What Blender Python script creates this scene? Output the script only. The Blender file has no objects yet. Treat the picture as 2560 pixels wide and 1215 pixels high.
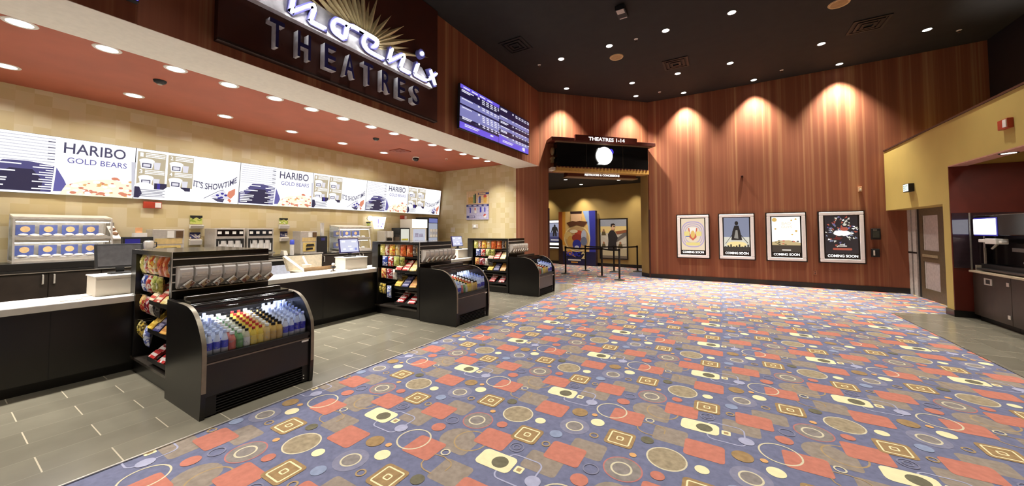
import bpy, bmesh, math, random
from mathutils import Vector, Matrix
random.seed(7)
PI=math.pi
SC=bpy.context.scene; COL=SC.collection
# ------------------------------------------------------------------ colour / materials
def lin(c):
    r=[]
    for v in c[:3]:
        v/=255.0
        r.append(v/12.92 if v<=.04045 else ((v+.055)/1.055)**2.4)
    return (r[0],r[1],r[2],1.0)
MATS={}
def base(name):
    m=bpy.data.materials.new(name); m.use_nodes=True
    nt=m.node_tree; b=nt.nodes['Principled BSDF']
    return m,nt,b
def mat(name,c,rough=.5,metal=0.0,var=.12,scale=18,spec=None,coat=0):
    if name in MATS: return MATS[name]
    m,nt,b=base(name); l=lin(c)
    tc=nt.nodes.new('ShaderNodeTexCoord'); n=nt.nodes.new('ShaderNodeTexNoise'); n.inputs['Scale'].default_value=scale
    r=nt.nodes.new('ShaderNodeValToRGB'); r.color_ramp.elements[0].position=.3; r.color_ramp.elements[1].position=.7
    r.color_ramp.elements[0].color=[x*(1-var) for x in l[:3]]+[1]; r.color_ramp.elements[1].color=[min(1,x*(1+var)) for x in l[:3]]+[1]
    nt.links.new(tc.outputs['Object'],n.inputs['Vector']); nt.links.new(n.outputs['Fac'],r.inputs['Fac']); nt.links.new(r.outputs['Color'],b.inputs['Base Color'])
    b.inputs['Roughness'].default_value=rough; b.inputs['Metallic'].default_value=metal
    if spec is not None: b.inputs['Specular IOR Level'].default_value=spec
    if coat: b.inputs['Coat Weight'].default_value=coat; b.inputs['Coat Roughness'].default_value=.08
    MATS[name]=m; return m
def emi(name,c,s=1.0):
    if name in MATS: return MATS[name]
    m,nt,b=base(name); b.inputs['Base Color'].default_value=(.02,.02,.02,1); b.inputs['Roughness'].default_value=.3
    b.inputs['Emission Color'].default_value=lin(c); b.inputs['Emission Strength'].default_value=s
    MATS[name]=m; return m
def mottled(name,c1,c2,c3,scale=9,rough=.35,vor=True):
    """printed packaging: blobs of three inks"""
    if name in MATS: return MATS[name]
    m,nt,b=base(name)
    tc=nt.nodes.new('ShaderNodeTexCoord'); n=nt.nodes.new('ShaderNodeTexNoise'); n.inputs['Scale'].default_value=scale; n.inputs['Detail'].default_value=1.5
    info=nt.nodes.new('ShaderNodeObjectInfo'); add=nt.nodes.new('ShaderNodeVectorMath'); add.operation='ADD'
    sc=nt.nodes.new('ShaderNodeVectorMath'); sc.operation='SCALE'; sc.inputs['Scale'].default_value=7.0
    cb=nt.nodes.new('ShaderNodeCombineXYZ')
    for i in range(3): nt.links.new(info.outputs['Random'],cb.inputs[i])
    nt.links.new(cb.outputs[0],sc.inputs[0]); nt.links.new(tc.outputs['Object'],add.inputs[0]); nt.links.new(sc.outputs[0],add.inputs[1])
    r=nt.nodes.new('ShaderNodeValToRGB'); e=r.color_ramp.elements; r.color_ramp.interpolation='CONSTANT' if vor else 'LINEAR'
    e[0].position=0; e[0].color=lin(c1); e[1].position=.5; e[1].color=lin(c2); x=e.new(.6); x.color=lin(c3)
    nt.links.new(add.outputs[0],n.inputs['Vector']); nt.links.new(n.outputs['Fac'],r.inputs['Fac']); nt.links.new(r.outputs['Color'],b.inputs['Base Color'])
    b.inputs['Roughness'].default_value=rough
    MATS[name]=m; return m
def red_paper(name,axis=0):
    m,nt,b=base(name); N=nt.nodes.new; L=nt.links.new
    tc=N('ShaderNodeTexCoord'); sep=N('ShaderNodeSeparateXYZ'); L(tc.outputs['Object'],sep.inputs[0])
    h=N('ShaderNodeMath'); h.operation='ADD'; L(sep.outputs['X'],h.inputs[0]); L(sep.outputs['Y'],h.inputs[1])
    cmb=N('ShaderNodeCombineXYZ'); zs=N('ShaderNodeMath'); zs.operation='MULTIPLY'; zs.inputs[1].default_value=.006
    L(sep.outputs['Z'],zs.inputs[0]); L(h.outputs[0],cmb.inputs['X']); L(zs.outputs[0],cmb.inputs['Z'])
    n1=N('ShaderNodeTexNoise'); n1.inputs['Scale'].default_value=13; n1.inputs['Detail'].default_value=3; n1.inputs['Roughness'].default_value=.55
    L(cmb.outputs[0],n1.inputs['Vector'])
    n2=N('ShaderNodeTexNoise'); n2.inputs['Scale'].default_value=2.2; L(cmb.outputs[0],n2.inputs['Vector'])
    mx=N('ShaderNodeMath'); mx.operation='MULTIPLY_ADD'; mx.inputs[1].default_value=.45; L(n2.outputs['Fac'],mx.inputs[0])
    m2=N('ShaderNodeMath'); m2.operation='MULTIPLY'; m2.inputs[1].default_value=.6; L(n1.outputs['Fac'],m2.inputs[0]); L(m2.outputs[0],mx.inputs[2])
    r=N('ShaderNodeValToRGB'); e=r.color_ramp.elements
    e[0].position=.36; e[0].color=lin((126,73,52)); e[1].position=.76; e[1].color=lin((184,138,96)); x=e.new(.54); x.color=lin((140,85,60))
    L(mx.outputs[0],r.inputs['Fac']); L(r.outputs['Color'],b.inputs['Base Color']); b.inputs['Roughness'].default_value=.62
    b.inputs['Specular IOR Level'].default_value=.25
    MATS[name]=m; return m
def check_paper(name):
    m,nt,b=base(name); N=nt.nodes.new; L=nt.links.new
    tc=N('ShaderNodeTexCoord'); sn=N('ShaderNodeVectorMath'); sn.operation='SNAP'; sn.inputs[1].default_value=(.17,.17,.17)
    ad=N('ShaderNodeVectorMath'); ad.operation='ADD'; ad.inputs[1].default_value=(.013,.013,.013)
    L(tc.outputs['Object'],ad.inputs[0]); L(ad.outputs[0],sn.inputs[0])
    w=N('ShaderNodeTexWhiteNoise'); L(sn.outputs[0],w.inputs['Vector'])
    r=N('ShaderNodeValToRGB'); e=r.color_ramp.elements; e[0].color=lin((202,184,134)); e[1].color=lin((216,203,166)); x=e.new(.45); x.color=lin((207,190,144))
    L(w.outputs['Value'],r.inputs['Fac']); L(r.outputs['Color'],b.inputs['Base Color']); b.inputs['Roughness'].default_value=.45
    MATS[name]=m; return m
def tile_mat(name):
    m,nt,b=base(name); N=nt.nodes.new; L=nt.links.new
    def mth(op,a,c=None,d=None):
        q=N('ShaderNodeMath'); q.operation=op
        for i,v in enumerate((a,c,d)):
            if v is None: continue
            if isinstance(v,(int,float)): q.inputs[i].default_value=v
            else: L(v,q.inputs[i])
        return q.outputs[0]
    tc=N('ShaderNodeTexCoord'); sp=N('ShaderNodeSeparateXYZ'); L(tc.outputs['Object'],sp.inputs[0])
    rx=mth('DIVIDE',mth('ADD',sp.outputs['X'],3.6),.305); row=mth('FLOOR',rx); fx=mth('FRACT',rx)
    fy=mth('FRACT',mth('DIVIDE',mth('ADD',mth('MULTIPLY',row,.31),mth('ADD',sp.outputs['Y'],.163)),.62))
    tick=mth('LESS_THAN',fy,.012); ln=mth('MULTIPLY',mth('LESS_THAN',fx,.016),.22); msk=mth('MAXIMUM',tick,ln)
    cb=N('ShaderNodeCombineXYZ'); L(row,cb.inputs[0]); L(mth('FLOOR',mth('DIVIDE',mth('ADD',mth('MULTIPLY',row,.31),mth('ADD',sp.outputs['Y'],.163)),.62)),cb.inputs[1])
    wn=N('ShaderNodeTexWhiteNoise'); L(cb.outputs[0],wn.inputs['Vector'])
    r=N('ShaderNodeValToRGB'); e=r.color_ramp.elements; e[0].color=lin((128,122,106)); e[1].color=lin((138,132,115)); L(wn.outputs['Value'],r.inputs['Fac'])
    n=N('ShaderNodeTexNoise'); n.inputs['Scale'].default_value=3.5; n.inputs['Detail'].default_value=6; L(tc.outputs['Object'],n.inputs['Vector'])
    mx=N('ShaderNodeMixRGB'); mx.blend_type='MULTIPLY'; mx.inputs[0].default_value=.3; L(r.outputs['Color'],mx.inputs[1]); L(n.outputs['Fac'],mx.inputs[2])
    m2=N('ShaderNodeMixRGB'); L(msk,m2.inputs[0]); L(mx.outputs[0],m2.inputs[1]); m2.inputs[2].default_value=lin((198,186,162))
    L(m2.outputs[0],b.inputs['Base Color']); b.inputs['Roughness'].default_value=.2; b.inputs['Specular IOR Level'].default_value=.7
    MATS[name]=m; return m
def thin_glass(name,tint=(.9,.95,1.0),f=.09):
    m,nt,b=base(name); N=nt.nodes.new; L=nt.links.new
    nt.nodes.remove(b); t=N('ShaderNodeBsdfTransparent'); t.inputs[0].default_value=(*tint,1); g=N('ShaderNodeBsdfGlossy'); g.inputs['Roughness'].default_value=.03
    lw=N('ShaderNodeLayerWeight'); lw.inputs['Blend'].default_value=.25; mm=N('ShaderNodeMath'); mm.operation='MULTIPLY'; mm.inputs[1].default_value=.55; L(lw.outputs['Fresnel'],mm.inputs[0])
    mx=N('ShaderNodeMixShader'); L(mm.outputs[0],mx.inputs[0]); L(t.outputs[0],mx.inputs[1]); L(g.outputs[0],mx.inputs[2]); L(mx.outputs[0],nt.nodes['Material Output'].inputs['Surface'])
    MATS[name]=m; return m
BLACK=mat('black_laminate',(26,23,21),.28,var=.2,scale=3)
BLACKG=mat('black_gloss',(20,18,17),.14,var=.2,scale=3)
BLACKM=mat('black_matt',(22,20,19),.55)
DKWOOD=mat('dark_wood',(48,38,30),.4,var=.25,scale=6)
STEEL=mat('brushed_steel',(208,202,192),.3,.4,var=.06,scale=25)
STEELD=mat('steel_satin',(170,164,152),.35,.6)
CHROME=mat('chrome',(225,222,215),.12,1)
WHITE=mat('white_plastic',(236,232,224),.4,var=.02)
OFFW=mat('off_white_laminate',(222,213,196),.4,var=.02,scale=3)
CREAM=mat('cream_paint',(250,243,230),.6,var=.03)
REDC=mat('red_brown_paint',(168,88,62),.6,var=.08,scale=2)
CEILM=mat('ceiling_black',(33,31,29),.85,var=.15,scale=4)
YEL=mat('yellow_paint',(188,166,92),.6,var=.04,scale=2)
HALLY=mat('hall_paint',(176,148,88),.65,var=.05,scale=2)
DARKRED=mat('dark_red_wood',(96,36,24),.4,var=.12,scale=4)
NAVYD=mat('dark_navy_paint',(24,24,30),.5)
WORK=mat('white_worktop',(240,236,228),.22,var=.03)
GLASS=thin_glass('clear_glass')
REDP=red_paper('red_streak_wallpaper'); CHECK=check_paper('yellow_check_wallpaper'); TILE=tile_mat('grey_tile')
LAMP=emi('lamp_white',(255,250,240),6.0)
# ------------------------------------------------------------------ mesh builder
class MB:
    def __init__(s): s.v=[]; s.f=[]; s.m=[]; s.mats=[]; s.cur=0
    def use(s,m):
        if m not in s.mats: s.mats.append(m)
        s.cur=s.mats.index(m); return s
    def add(s,vs,fs):
        o=len(s.v); s.v+= [tuple(v) for v in vs]; s.f+=[[i+o for i in f] for f in fs]; s.m+=[s.cur]*len(fs); return s
    def box(s,x0,x1,y0,y1,z0,z1):
        return s.add([(x0,y0,z0),(x1,y0,z0),(x1,y1,z0),(x0,y1,z0),(x0,y0,z1),(x1,y0,z1),(x1,y1,z1),(x0,y1,z1)],
            [[0,3,2,1],[4,5,6,7],[0,1,5,4],[1,2,6,5],[2,3,7,6],[3,0,4,7]])
    def hexa(s,b,t):
        return s.add(list(b)+list(t),[[3,2,1,0],[4,5,6,7],[0,1,5,4],[1,2,6,5],[2,3,7,6],[3,0,4,7]])
    def prism(s,poly,axis,a,b):
        """poly of 2D points, extruded along axis ('x','y','z') from a to b"""
        def P(p,t): return (t,p[0],p[1]) if axis=='x' else ((p[0],t,p[1]) if axis=='y' else (p[0],p[1],t))
        n=len(poly); return s.add([P(p,a) for p in poly]+[P(p,b) for p in poly],[list(range(n))[::-1],[n+i for i in range(n)]]+[[i,(i+1)%n,n+(i+1)%n,n+i] for i in range(n)])
    def strip(s,poly,axis,a,b):
        def P(p,t): return (t,p[0],p[1]) if axis=='x' else ((p[0],t,p[1]) if axis=='y' else (p[0],p[1],t))
        n=len(poly); return s.add([P(p,a) for p in poly]+[P(p,b) for p in poly],[[i,i+1,n+i+1,n+i] for i in range(n-1)])
    def lathe(s,prof,c=(0,0,0),n=12,sq=1.0):
        vs=[];fs=[];k=len(prof)
        for r,z in prof:
            for i in range(n): a=2*PI*i/n; vs.append((c[0]+r*math.cos(a),c[1]+r*sq*math.sin(a),c[2]+z))
        for j in range(k-1):
            for i in range(n): fs.append([j*n+i,j*n+(i+1)%n,(j+1)*n+(i+1)%n,(j+1)*n+i])
        fs.append(list(range(n))[::-1]); fs.append([(k-1)*n+i for i in range(n)])
        return s.add(vs,fs)
    def cyl(s,p0,p1,r,n=12,r1=None):
        p0=Vector(p0);p1=Vector(p1);d=(p1-p0).normalized(); u=d.orthogonal().normalized(); w=d.cross(u); r1=r if r1 is None else r1
        vs=[p0+(u*math.cos(2*PI*i/n)+w*math.sin(2*PI*i/n))*r for i in range(n)]+[p1+(u*math.cos(2*PI*i/n)+w*math.sin(2*PI*i/n))*r1 for i in range(n)]
        return s.add(vs,[list(range(n))[::-1],[n+i for i in range(n)]]+[[i,(i+1)%n,n+(i+1)%n,n+i] for i in range(n)])
    def tube(s,pts,r,n=8,closed=False):
        pts=[Vector(p) for p in pts]; k=len(pts); vs=[]
        up=None
        for i,p in enumerate(pts):
            a=pts[i-1] if (i>0 or closed) else p; b=pts[(i+1)%k] if (i<k-1 or closed) else p
            d=(b-a).normalized()
            u=(d.orthogonal() if up is None else (up-d*up.dot(d))).normalized(); up=u; w=d.cross(u)
            vs+=[p+(u*math.cos(2*PI*j/n)+w*math.sin(2*PI*j/n))*r for j in range(n)]
        fs=[]
        for i in range(k if closed else k-1):
            for j in range(n): fs.append([i*n+j,i*n+(j+1)%n,((i+1)%k)*n+(j+1)%n,((i+1)%k)*n+j])
        if not closed: fs+= [list(range(n))[::-1],[(k-1)*n+j for j in range(n)]]
        return s.add(vs,fs)
    def sphere(s,c,r,n=12,k=8,sq=(1,1,1)):
        prof=[(max(1e-4,r*math.sin(PI*i/k)),-r*math.cos(PI*i/k)) for i in range(k+1)]
        vs=[];fs=[]
        for rr,z in prof:
            for i in range(n): a=2*PI*i/n; vs.append((c[0]+rr*math.cos(a)*sq[0],c[1]+rr*math.sin(a)*sq[1],c[2]+z*sq[2]))
        for j in range(k):
            for i in range(n): fs.append([j*n+i,j*n+(i+1)%n,(j+1)*n+(i+1)%n,(j+1)*n+i])
        return s.add(vs,fs)
    def mesh(s,name):
        me=bpy.data.meshes.new(name); me.from_pydata(s.v,[],s.f)
        for m in s.mats: me.materials.append(m)
        me.polygons.foreach_set('material_index',s.m); me.update(); return me
    def build(s,name,parent=None,mtx=None,bevel=0,smooth=False,fixn=False):
        me=s.mesh(name)
        if fixn:
            bm=bmesh.new(); bm.from_mesh(me); bmesh.ops.recalc_face_normals(bm,faces=bm.faces); bm.to_mesh(me); bm.free()
        o=bpy.data.objects.new(name,me); COL.objects.link(o)
        if parent: o.parent=parent
        if mtx is not None: o.matrix_local=mtx
        if bevel:
            b=o.modifiers.new('edge','BEVEL'); b.width=bevel; b.segments=2; b.limit_method='ANGLE'
        if smooth:
            me.polygons.foreach_set('use_smooth',[True]*len(me.polygons))
            me.update()
            if hasattr(me,'set_sharp_from_angle'): me.set_sharp_from_angle(angle=math.radians(42))
        return o
def M1(m): return MB().use(m)
def tag(o,label=None,cat=None,group=None,kind=None):
    if label: o['label']=label
    if cat: o['category']=cat
    if group: o['group']=group
    if kind: o['kind']=kind
    return o
def thing(name,label,cat,loc=(0,0,0),group=None,mtx=None):
    o=bpy.data.objects.new(name,None); COL.objects.link(o); o.empty_display_size=.1
    if mtx is not None: o.matrix_world=mtx
    else: o.location=loc
    return tag(o,label,cat,group)
def copy_tree(o,parent=None):
    c=o.copy(); COL.objects.link(c); c.parent=parent
    for ch in list(o.children): copy_tree(ch,c)
    return c
def dup(o,loc,label=None,group=None,mtx=None):
    c=copy_tree(o)
    if mtx is not None: c.matrix_world=mtx
    else: c.location=loc
    if label: c['label']=label
    if group: c['group']=group
    return c
def frame(o,x,y,n=None):
    x=Vector(x).normalized(); y=Vector(y).normalized(); z=x.cross(y)
    return Matrix(((x[0],y[0],z[0],o[0]),(x[1],y[1],z[1],o[1]),(x[2],y[2],z[2],o[2]),(0,0,0,1)))
# flat artwork, laid in thin layers on a local XY plane, +Z towards the viewer
def text_mesh(s,bold=0.0,shear=0.0,spacing=1.0):
    cu=bpy.data.curves.new('t','FONT'); cu.body=s; cu.size=1; cu.offset=bold; cu.shear=shear; cu.space_character=spacing; cu.resolution_u=3
    ob=bpy.data.objects.new('t',cu); COL.objects.link(ob); bpy.context.view_layer.update()
    me=bpy.data.meshes.new_from_object(ob.evaluated_get(bpy.context.evaluated_depsgraph_get()))
    vs=[(v.co.x,v.co.y) for v in me.vertices]; fs=[list(p.vertices) for p in me.polygons]
    bpy.data.objects.remove(ob); bpy.data.curves.remove(cu); bpy.data.meshes.remove(me)
    return vs,fs
class Art:
    def __init__(s,step=.0007,z0=.0005): s.mb=MB(); s.z=z0; s.step=step
    def face(s,vs,fs,m):
        s.mb.use(m); s.mb.add([(x,y,s.z) for x,y in vs],fs); return s
    def poly(s,pts,m): s.face(pts,[list(range(len(pts)))],m); s.z+=s.step; return s
    def rect(s,x0,y0,x1,y1,m,up=True):
        s.face([(x0,y0),(x1,y0),(x1,y1),(x0,y1)],[[0,1,2,3]],m)
        if up: s.z+=s.step
        return s
    def ell(s,cx,cy,rx,ry,m,n=24,up=True):
        s.face([(cx+rx*math.cos(2*PI*i/n),cy+ry*math.sin(2*PI*i/n)) for i in range(n)],[list(range(n))],m)
        if up: s.z+=s.step
        return s
    def ring(s,cx,cy,r0,r1,m,n=28,sy=1.0):
        vs=[(cx+r*math.cos(2*PI*i/n),cy+sy*r*math.sin(2*PI*i/n)) for r in (r0,r1) for i in range(n)]
        s.face(vs,[[i,n+i,n+(i+1)%n,(i+1)%n] for i in range(n)],m); s.z+=s.step; return s
    def line(s,pts,w,m,closed=False):
        vs=[];n=len(pts)
        for i in range(n):
            a=Vector(pts[i-1] if (i>0 or closed) else pts[i]); b=Vector(pts[(i+1)%n] if (i<n-1 or closed) else pts[i]); d=(b-a).normalized(); p=Vector(pts[i])
            vs+=[(p.x-d.y*w/2,p.y+d.x*w/2),(p.x+d.y*w/2,p.y-d.x*w/2)]
        fs=[[2*i,2*i+1,2*((i+1)%n)+1,2*((i+1)%n)] for i in range(n if closed else n-1)]
        s.face(vs,fs,m); s.z+=s.step; return s
    def text(s,t,x0,y0,x1,y1,m,bold=.015,shear=0,ymin=None,ymax=None):
        vs,fs=text_mesh(t,bold,shear)
        ax=min(v[0] for v in vs); bx=max(v[0] for v in vs); ay=min(v[1] for v in vs) if ymin is None else ymin; by=max(v[1] for v in vs) if ymax is None else ymax
        s.face([(x0+(v[0]-ax)/(bx-ax)*(x1-x0),y0+(v[1]-ay)/(by-ay)*(y1-y0)) for v in vs],fs,m); s.z+=s.step; return s
    def build(s,name,parent,mtx=None): return s.mb.build(name,parent,mtx)
def smooth2(pts,n=4):
    r=[]
    P=[Vector(p) for p in pts]
    for i in range(len(P)-1):
        a,b,c,d=P[max(0,i-1)],P[i],P[i+1],P[min(len(P)-1,i+2)]
        for k in range(n):
            t=k/n; r.append(tuple(.5*((2*b)+(c-a)*t+(2*a-5*b+4*c-d)*t*t+(3*b-a-3*c+d)*t**3)))
    r.append(tuple(P[-1])); return r
def rrect(cx,cy,hx,hy,r,n=5,rot=0):
    p=[]
    for k,(sx,sy) in enumerate(((1,1),(-1,1),(-1,-1),(1,-1))):
        for i in range(n+1):
            a=PI/2*(k+i/n); p.append((sx*(hx-r)+r*math.cos(a),sy*(hy-r)+r*math.sin(a)))
    c,s=math.cos(rot),math.sin(rot)
    return [(cx+x*c-y*s,cy+x*s+y*c) for x,y in p]
# ------------------------------------------------------------------ camera
cam=bpy.data.cameras.new('camera'); co=bpy.data.objects.new('camera',cam); COL.objects.link(co); SC.camera=co
R=(0.859806992570169,0.5106110831297597,-0.0028735539833123188); U=(0.020687540380271166,-0.029211233123411798,0.9993591594278928); F=(-0.5101999227758233,0.8593154401292132,0.0356793099019677)
co.matrix_world=Matrix(((R[0],U[0],-F[0],0),(R[1],U[1],-F[1],0),(R[2],U[2],-F[2],1.6),(0,0,0,1)))
cam.sensor_width=36; cam.lens=878.3787/2560*36; cam.shift_x=0; cam.shift_y=-(607.5-545.34)/2560; cam.clip_start=.05; cam.clip_end=100
# ------------------------------------------------------------------ key dimensions (metres; X away from the counter, Y along it)
XB,YE,XF=-9.01,9.87,-4.875
ZC=6.0; ZS=3.63; ZR=3.80
XW,ZW=-5.83,.87
S2=.5**.5
def dg(s,p,z=0): return (-4.875+S2*(s+p), 9.87+S2*(s-p), z)   # entrance wall: s along it, p out of it
def struct(mb,name,**k): return tag(mb.build(name,**k),kind='structure')
# ================================================================== THE SETTING
def st(mb,name,label,cat='wall',**k):
    o=mb.build(name,**k); return tag(o,label,cat,kind='structure')
# carpet: the printed repeat is a 1.197 m square
def pile(name,c,var=.16):
    return mat(name,c,.95,var=var,scale=22,spec=.1)
K={k:pile('carpet_'+k,c,v) for k,c,v in [('base',(114,116,140),.12),('faded',(148,135,122),.14),('fadering',(170,145,108),.1),('beige',(158,143,117),.2),('pale',(208,198,168),.08),
 ('grey',(138,130,124),.16),('redring',(180,118,112),.1),('halo',(132,131,150),.1),('red',(190,122,104),.10),('cream',(236,222,176),.05),('olive',(112,107,88),.14),('brown',(158,130,92),.16),
 ('blue',(142,152,176),.1),('palebl',(168,168,190),.08),('orange',(214,164,110),.08)]}
def cell(A,ox,oy):
    def E(x,y,r,k): A.z=zz(); A.ell(ox+x,oy+y,r,r,K[k],20,False)
    def G(x,y,r,w,k): A.z=zz(); A.ring(ox+x,oy+y,r-w/2,r+w/2,K[k],28)
    def Q(x,y,hx,hy,r,k): A.z=zz(); A.poly(rrect(ox+x,oy+y,hx,hy,r,3),K[k])
    def O(x,y,hx,hy,r,w,k): A.z=zz(); A.line(rrect(ox+x,oy+y,hx,hy,r,4),w,K[k],True)
    cnt[0]=0
    Q(.447,.451,.125,.1,.03,'faded'); Q(.231,.145,.13,.105,.03,'faded'); Q(-.25,.942,.12,.11,.03,'faded'); E(.736,.072,.137,'faded'); Q(.80,.02,.11,.1,.03,'faded')
    G(.844,.102,.125,.012,'fadering'); E(-.237,.624,.128,'beige'); G(-.237,.624,.128,.011,'pale')
    E(.72,.362,.124,'grey'); G(.72,.362,.124,.01,'redring'); G(.712,.36,.065,.013,'pale'); E(.258,.69,.12,'halo'); E(.258,.69,.062,'grey'); G(.258,.69,.066,.012,'pale')
    for x,y in ((-.21,.212),(-.015,.86),(.327,.318),(.597,-.14)): Q(x,y,.13,.11,.028,'red')
    G(.455,-.104,.126,.012,'pale'); O(.124,-.005,.125,.135,.05,.011,'palebl')
    A.z=zz(); A.line([(ox+a,oy+b) for a,b in ((.70,.95),(.712,.912),(.74,.887),(.77,.876),(.84,.872))],.01,K['fadering'])
    A.z=zz(); A.line([(ox+a,oy+b) for a,b in ((.72,-.16),(.80,-.15),(.88,-.17),(.905,-.2),(.905,-.26))],.009,K['fadering'])
    Q(-.058,.005,.137,.086,.04,'cream'); E(-.025,.003,.06,'olive'); Q(.126,0,.031,.033,.01,'cream'); Q(.126,0,.016,.017,.006,'fadering')
    E(-.018,.62,.045,'cream'); E(.405,.838,.056,'cream')
    for x,y in ((-.018,.388),(.621,.703)):
        Q(x,y,.104,.104,.03,'brown'); O(x,y,.075,.075,.012,.011,'cream'); O(x,y,.022,.022,.01,.01,'cream')
    E(.505,.115,.058,'red'); E(.932,.408,.045,'red'); E(.172,.51,.05,'blue'); E(.805,.785,.047,'olive'); E(.222,.92,.068,'brown')
    G(.436,.64,.03,.012,'fadering'); G(.16,.351,.028,.012,'fadering'); G(.775,-.107,.031,.011,'pale'); E(.749,.545,.025,'orange'); E(.348,.94,.024,'orange')
    G(-.008,.203,.052,.009,'halo'); G(-.008,.203,.026,.008,'halo'); G(.538,.25,.05,.009,'halo'); E(.256,-.053,.052,'palebl')
cnt=[0]
def zz(): cnt[0]+=1; return .0004+.00007*cnt[0]
A=Art(0,0); A.mb.use(K['base']); A.mb.box(-9.2,8,-5.2,16.4,-.1,0)
for i in range(-5,5):
    for j in range(-2,12):
        ox,oy=-1.32+1.197*i,2.092+1.1955*j
        if oy<-.2 or (ox>3.0 and oy<9) or (ox<-4.9 and oy<9.5) or (ox>3.2 and oy>12.4) or (ox>-2.6 and oy>12.4) or ox>4.2 or oy>15.4: continue
        cell(A,ox,oy)
st(A.mb,'floor','blue grey carpet printed with red squares, rings and cream dots','floor')
t=M1(TILE); t.prism([(-9.2,-5.2),(-3.6,-5.2),(-3.6,9.87),(-9.2,9.87)],'z',.0045,.0075); st(t,'floor','grey tile floor strip along the snack counter','floor')
t=M1(TILE); t.prism([(2.745,-5.2),(4.8,-5.2),(4.8,9.9),(3.66,9.9),(2.78,9.56)],'z',.0045,.0075); st(t,'floor','grey tile floor patch in front of the drink alcove','floor')
t=M1(mat('edge_metal',(214,208,196),.35,.5)); t.box(-3.604,-3.59,-5.2,9.87,.004,.0105); st(t,'trim_1','thin pale metal strip between grey tile and patterned carpet','trim')
# counter alcove
st(M1(CHECK).box(XB-.2,XB,-5.2,YE,0,ZR+.1),'wall_back','yellow checked wall behind the snack counter, under the menu screens')
st(M1(CHECK).box(XB-.2,-5.70,YE,YE+.15,0,ZR+.1),'wall_end','yellow checked end wall with the small drinks poster')
st(M1(REDP).box(-5.70,XF,YE-.012,YE+.15,0,ZS+.1),'wall_end','narrow red wall beside the yellow end wall at the counter corner')
st(M1(REDP).box(XF-.14,XF,-5.2,YE+.15,ZS,ZC),'wall_left','tall red wall above the counter carrying the big lit sign')
st(M1(CREAM).box(-5.70,XF-.002,-5.2,YE,ZS-.004,ZR+.15),'trim_2','cream band under the red wall along the counter ceiling','trim')
st(M1(REDC).box(XB,-5.70,-5.2,YE,ZR,ZR+.15),'ceiling','red brown ceiling with round lamps over the snack counter','ceiling')
st(M1(CEILM).box(XF-.2,8,-5.2,13.4,ZC,ZC+.12),'ceiling','high black lobby ceiling dotted with small spotlights','ceiling')
# entrance corner
e=M1(REDP); P0=[dg(-.02,0)[:2],dg(3.96,0)[:2],dg(3.96,-.43)[:2],dg(-.02,-.43)[:2]]; e.prism(P0,'z',3.5,ZC)
P1=[dg(-.02,0)[:2],dg(.32,0)[:2],dg(.32,-.43)[:2],dg(-.02,-.43)[:2]]; e.prism(P1,'z',0,3.5); st(e,'wall_corner','slanted red wall above the theatre entrance',fixn=True)
w=M1(REDP); w.prism([(-2.08,12.665),(.4,12.685),(2.79,12.66),(4.05,12.62),(5.55,12.54),(5.55,13.3),(-2.2,13.3),(-2.2,12.97),(-2.385,12.968)],'z',0,ZC); st(w,'wall_far','long red striped wall with four lit film posters',fixn=True)
j=M1(HALLY); a,b=Vector((-2.11,12.69)),Vector((-2.395,12.975)); d=Vector((-.012,-.012)); j.prism([tuple(a),tuple(a+d),tuple(b+d),tuple(b)],'z',.0,3.5); st(j,'trim_3','yellow door jamb on the far side of the theatre entrance','trim',fixn=True)
g=M1(mat('corner_guard',(70,32,22),.5)); g.box(-2.10,-2.055,12.64,12.68,0,2.3); st(g,'trim_4','dark corner guard strip beside the entrance and red poster wall','trim')
g=M1(MATS['corner_guard']); x,y,_=dg(.32,0); g.box(x-.02,x+.02,y-.02,y+.02,0,2.3); st(g,'trim_4','dark corner guard strip on the counter side of the entrance','trim')
# hall beyond the entrance
EH=Vector((0.99535,-0.09630)); NH=Vector((-.0963,-.99535)); HA=Vector((-7.038,15.941))
def hp(s,p,z=0): q=HA+EH*s+NH*p; return (q.x,q.y,z)
st(M1(HALLY).prism([hp(-2,0)[:2],hp(4.55,0)[:2],hp(4.55,-.2)[:2],hp(-2,-.2)[:2]],'z',0,3.75),'wall_hall','mustard wall of the hall beyond the entrance, behind the posters',fixn=True)
st(M1(HALLY).prism([(-2.385,12.968),(-2.2,12.968),(-2.4,15.6),(-2.66,15.6)],'z',0,3.75),'wall_hall','short side wall of the hall beyond the entrance',fixn=True)
st(M1(HALLY).box(-9.2,-9.0,10.02,16.2,0,3.75),'wall_hall','hidden end wall of the hall behind the counter')
st(M1(CEILM).prism([dg(-.02,-.44)[:2],dg(3.96,-.44)[:2],(-2.2,13.0),(-2.4,15.7),(-9.2,16.3),(-9.2,10.03),(-5.2,10.03)],'z',3.62,3.72),'ceiling','low black ceiling of the hall beyond the entrance','ceiling',fixn=True)
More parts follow.
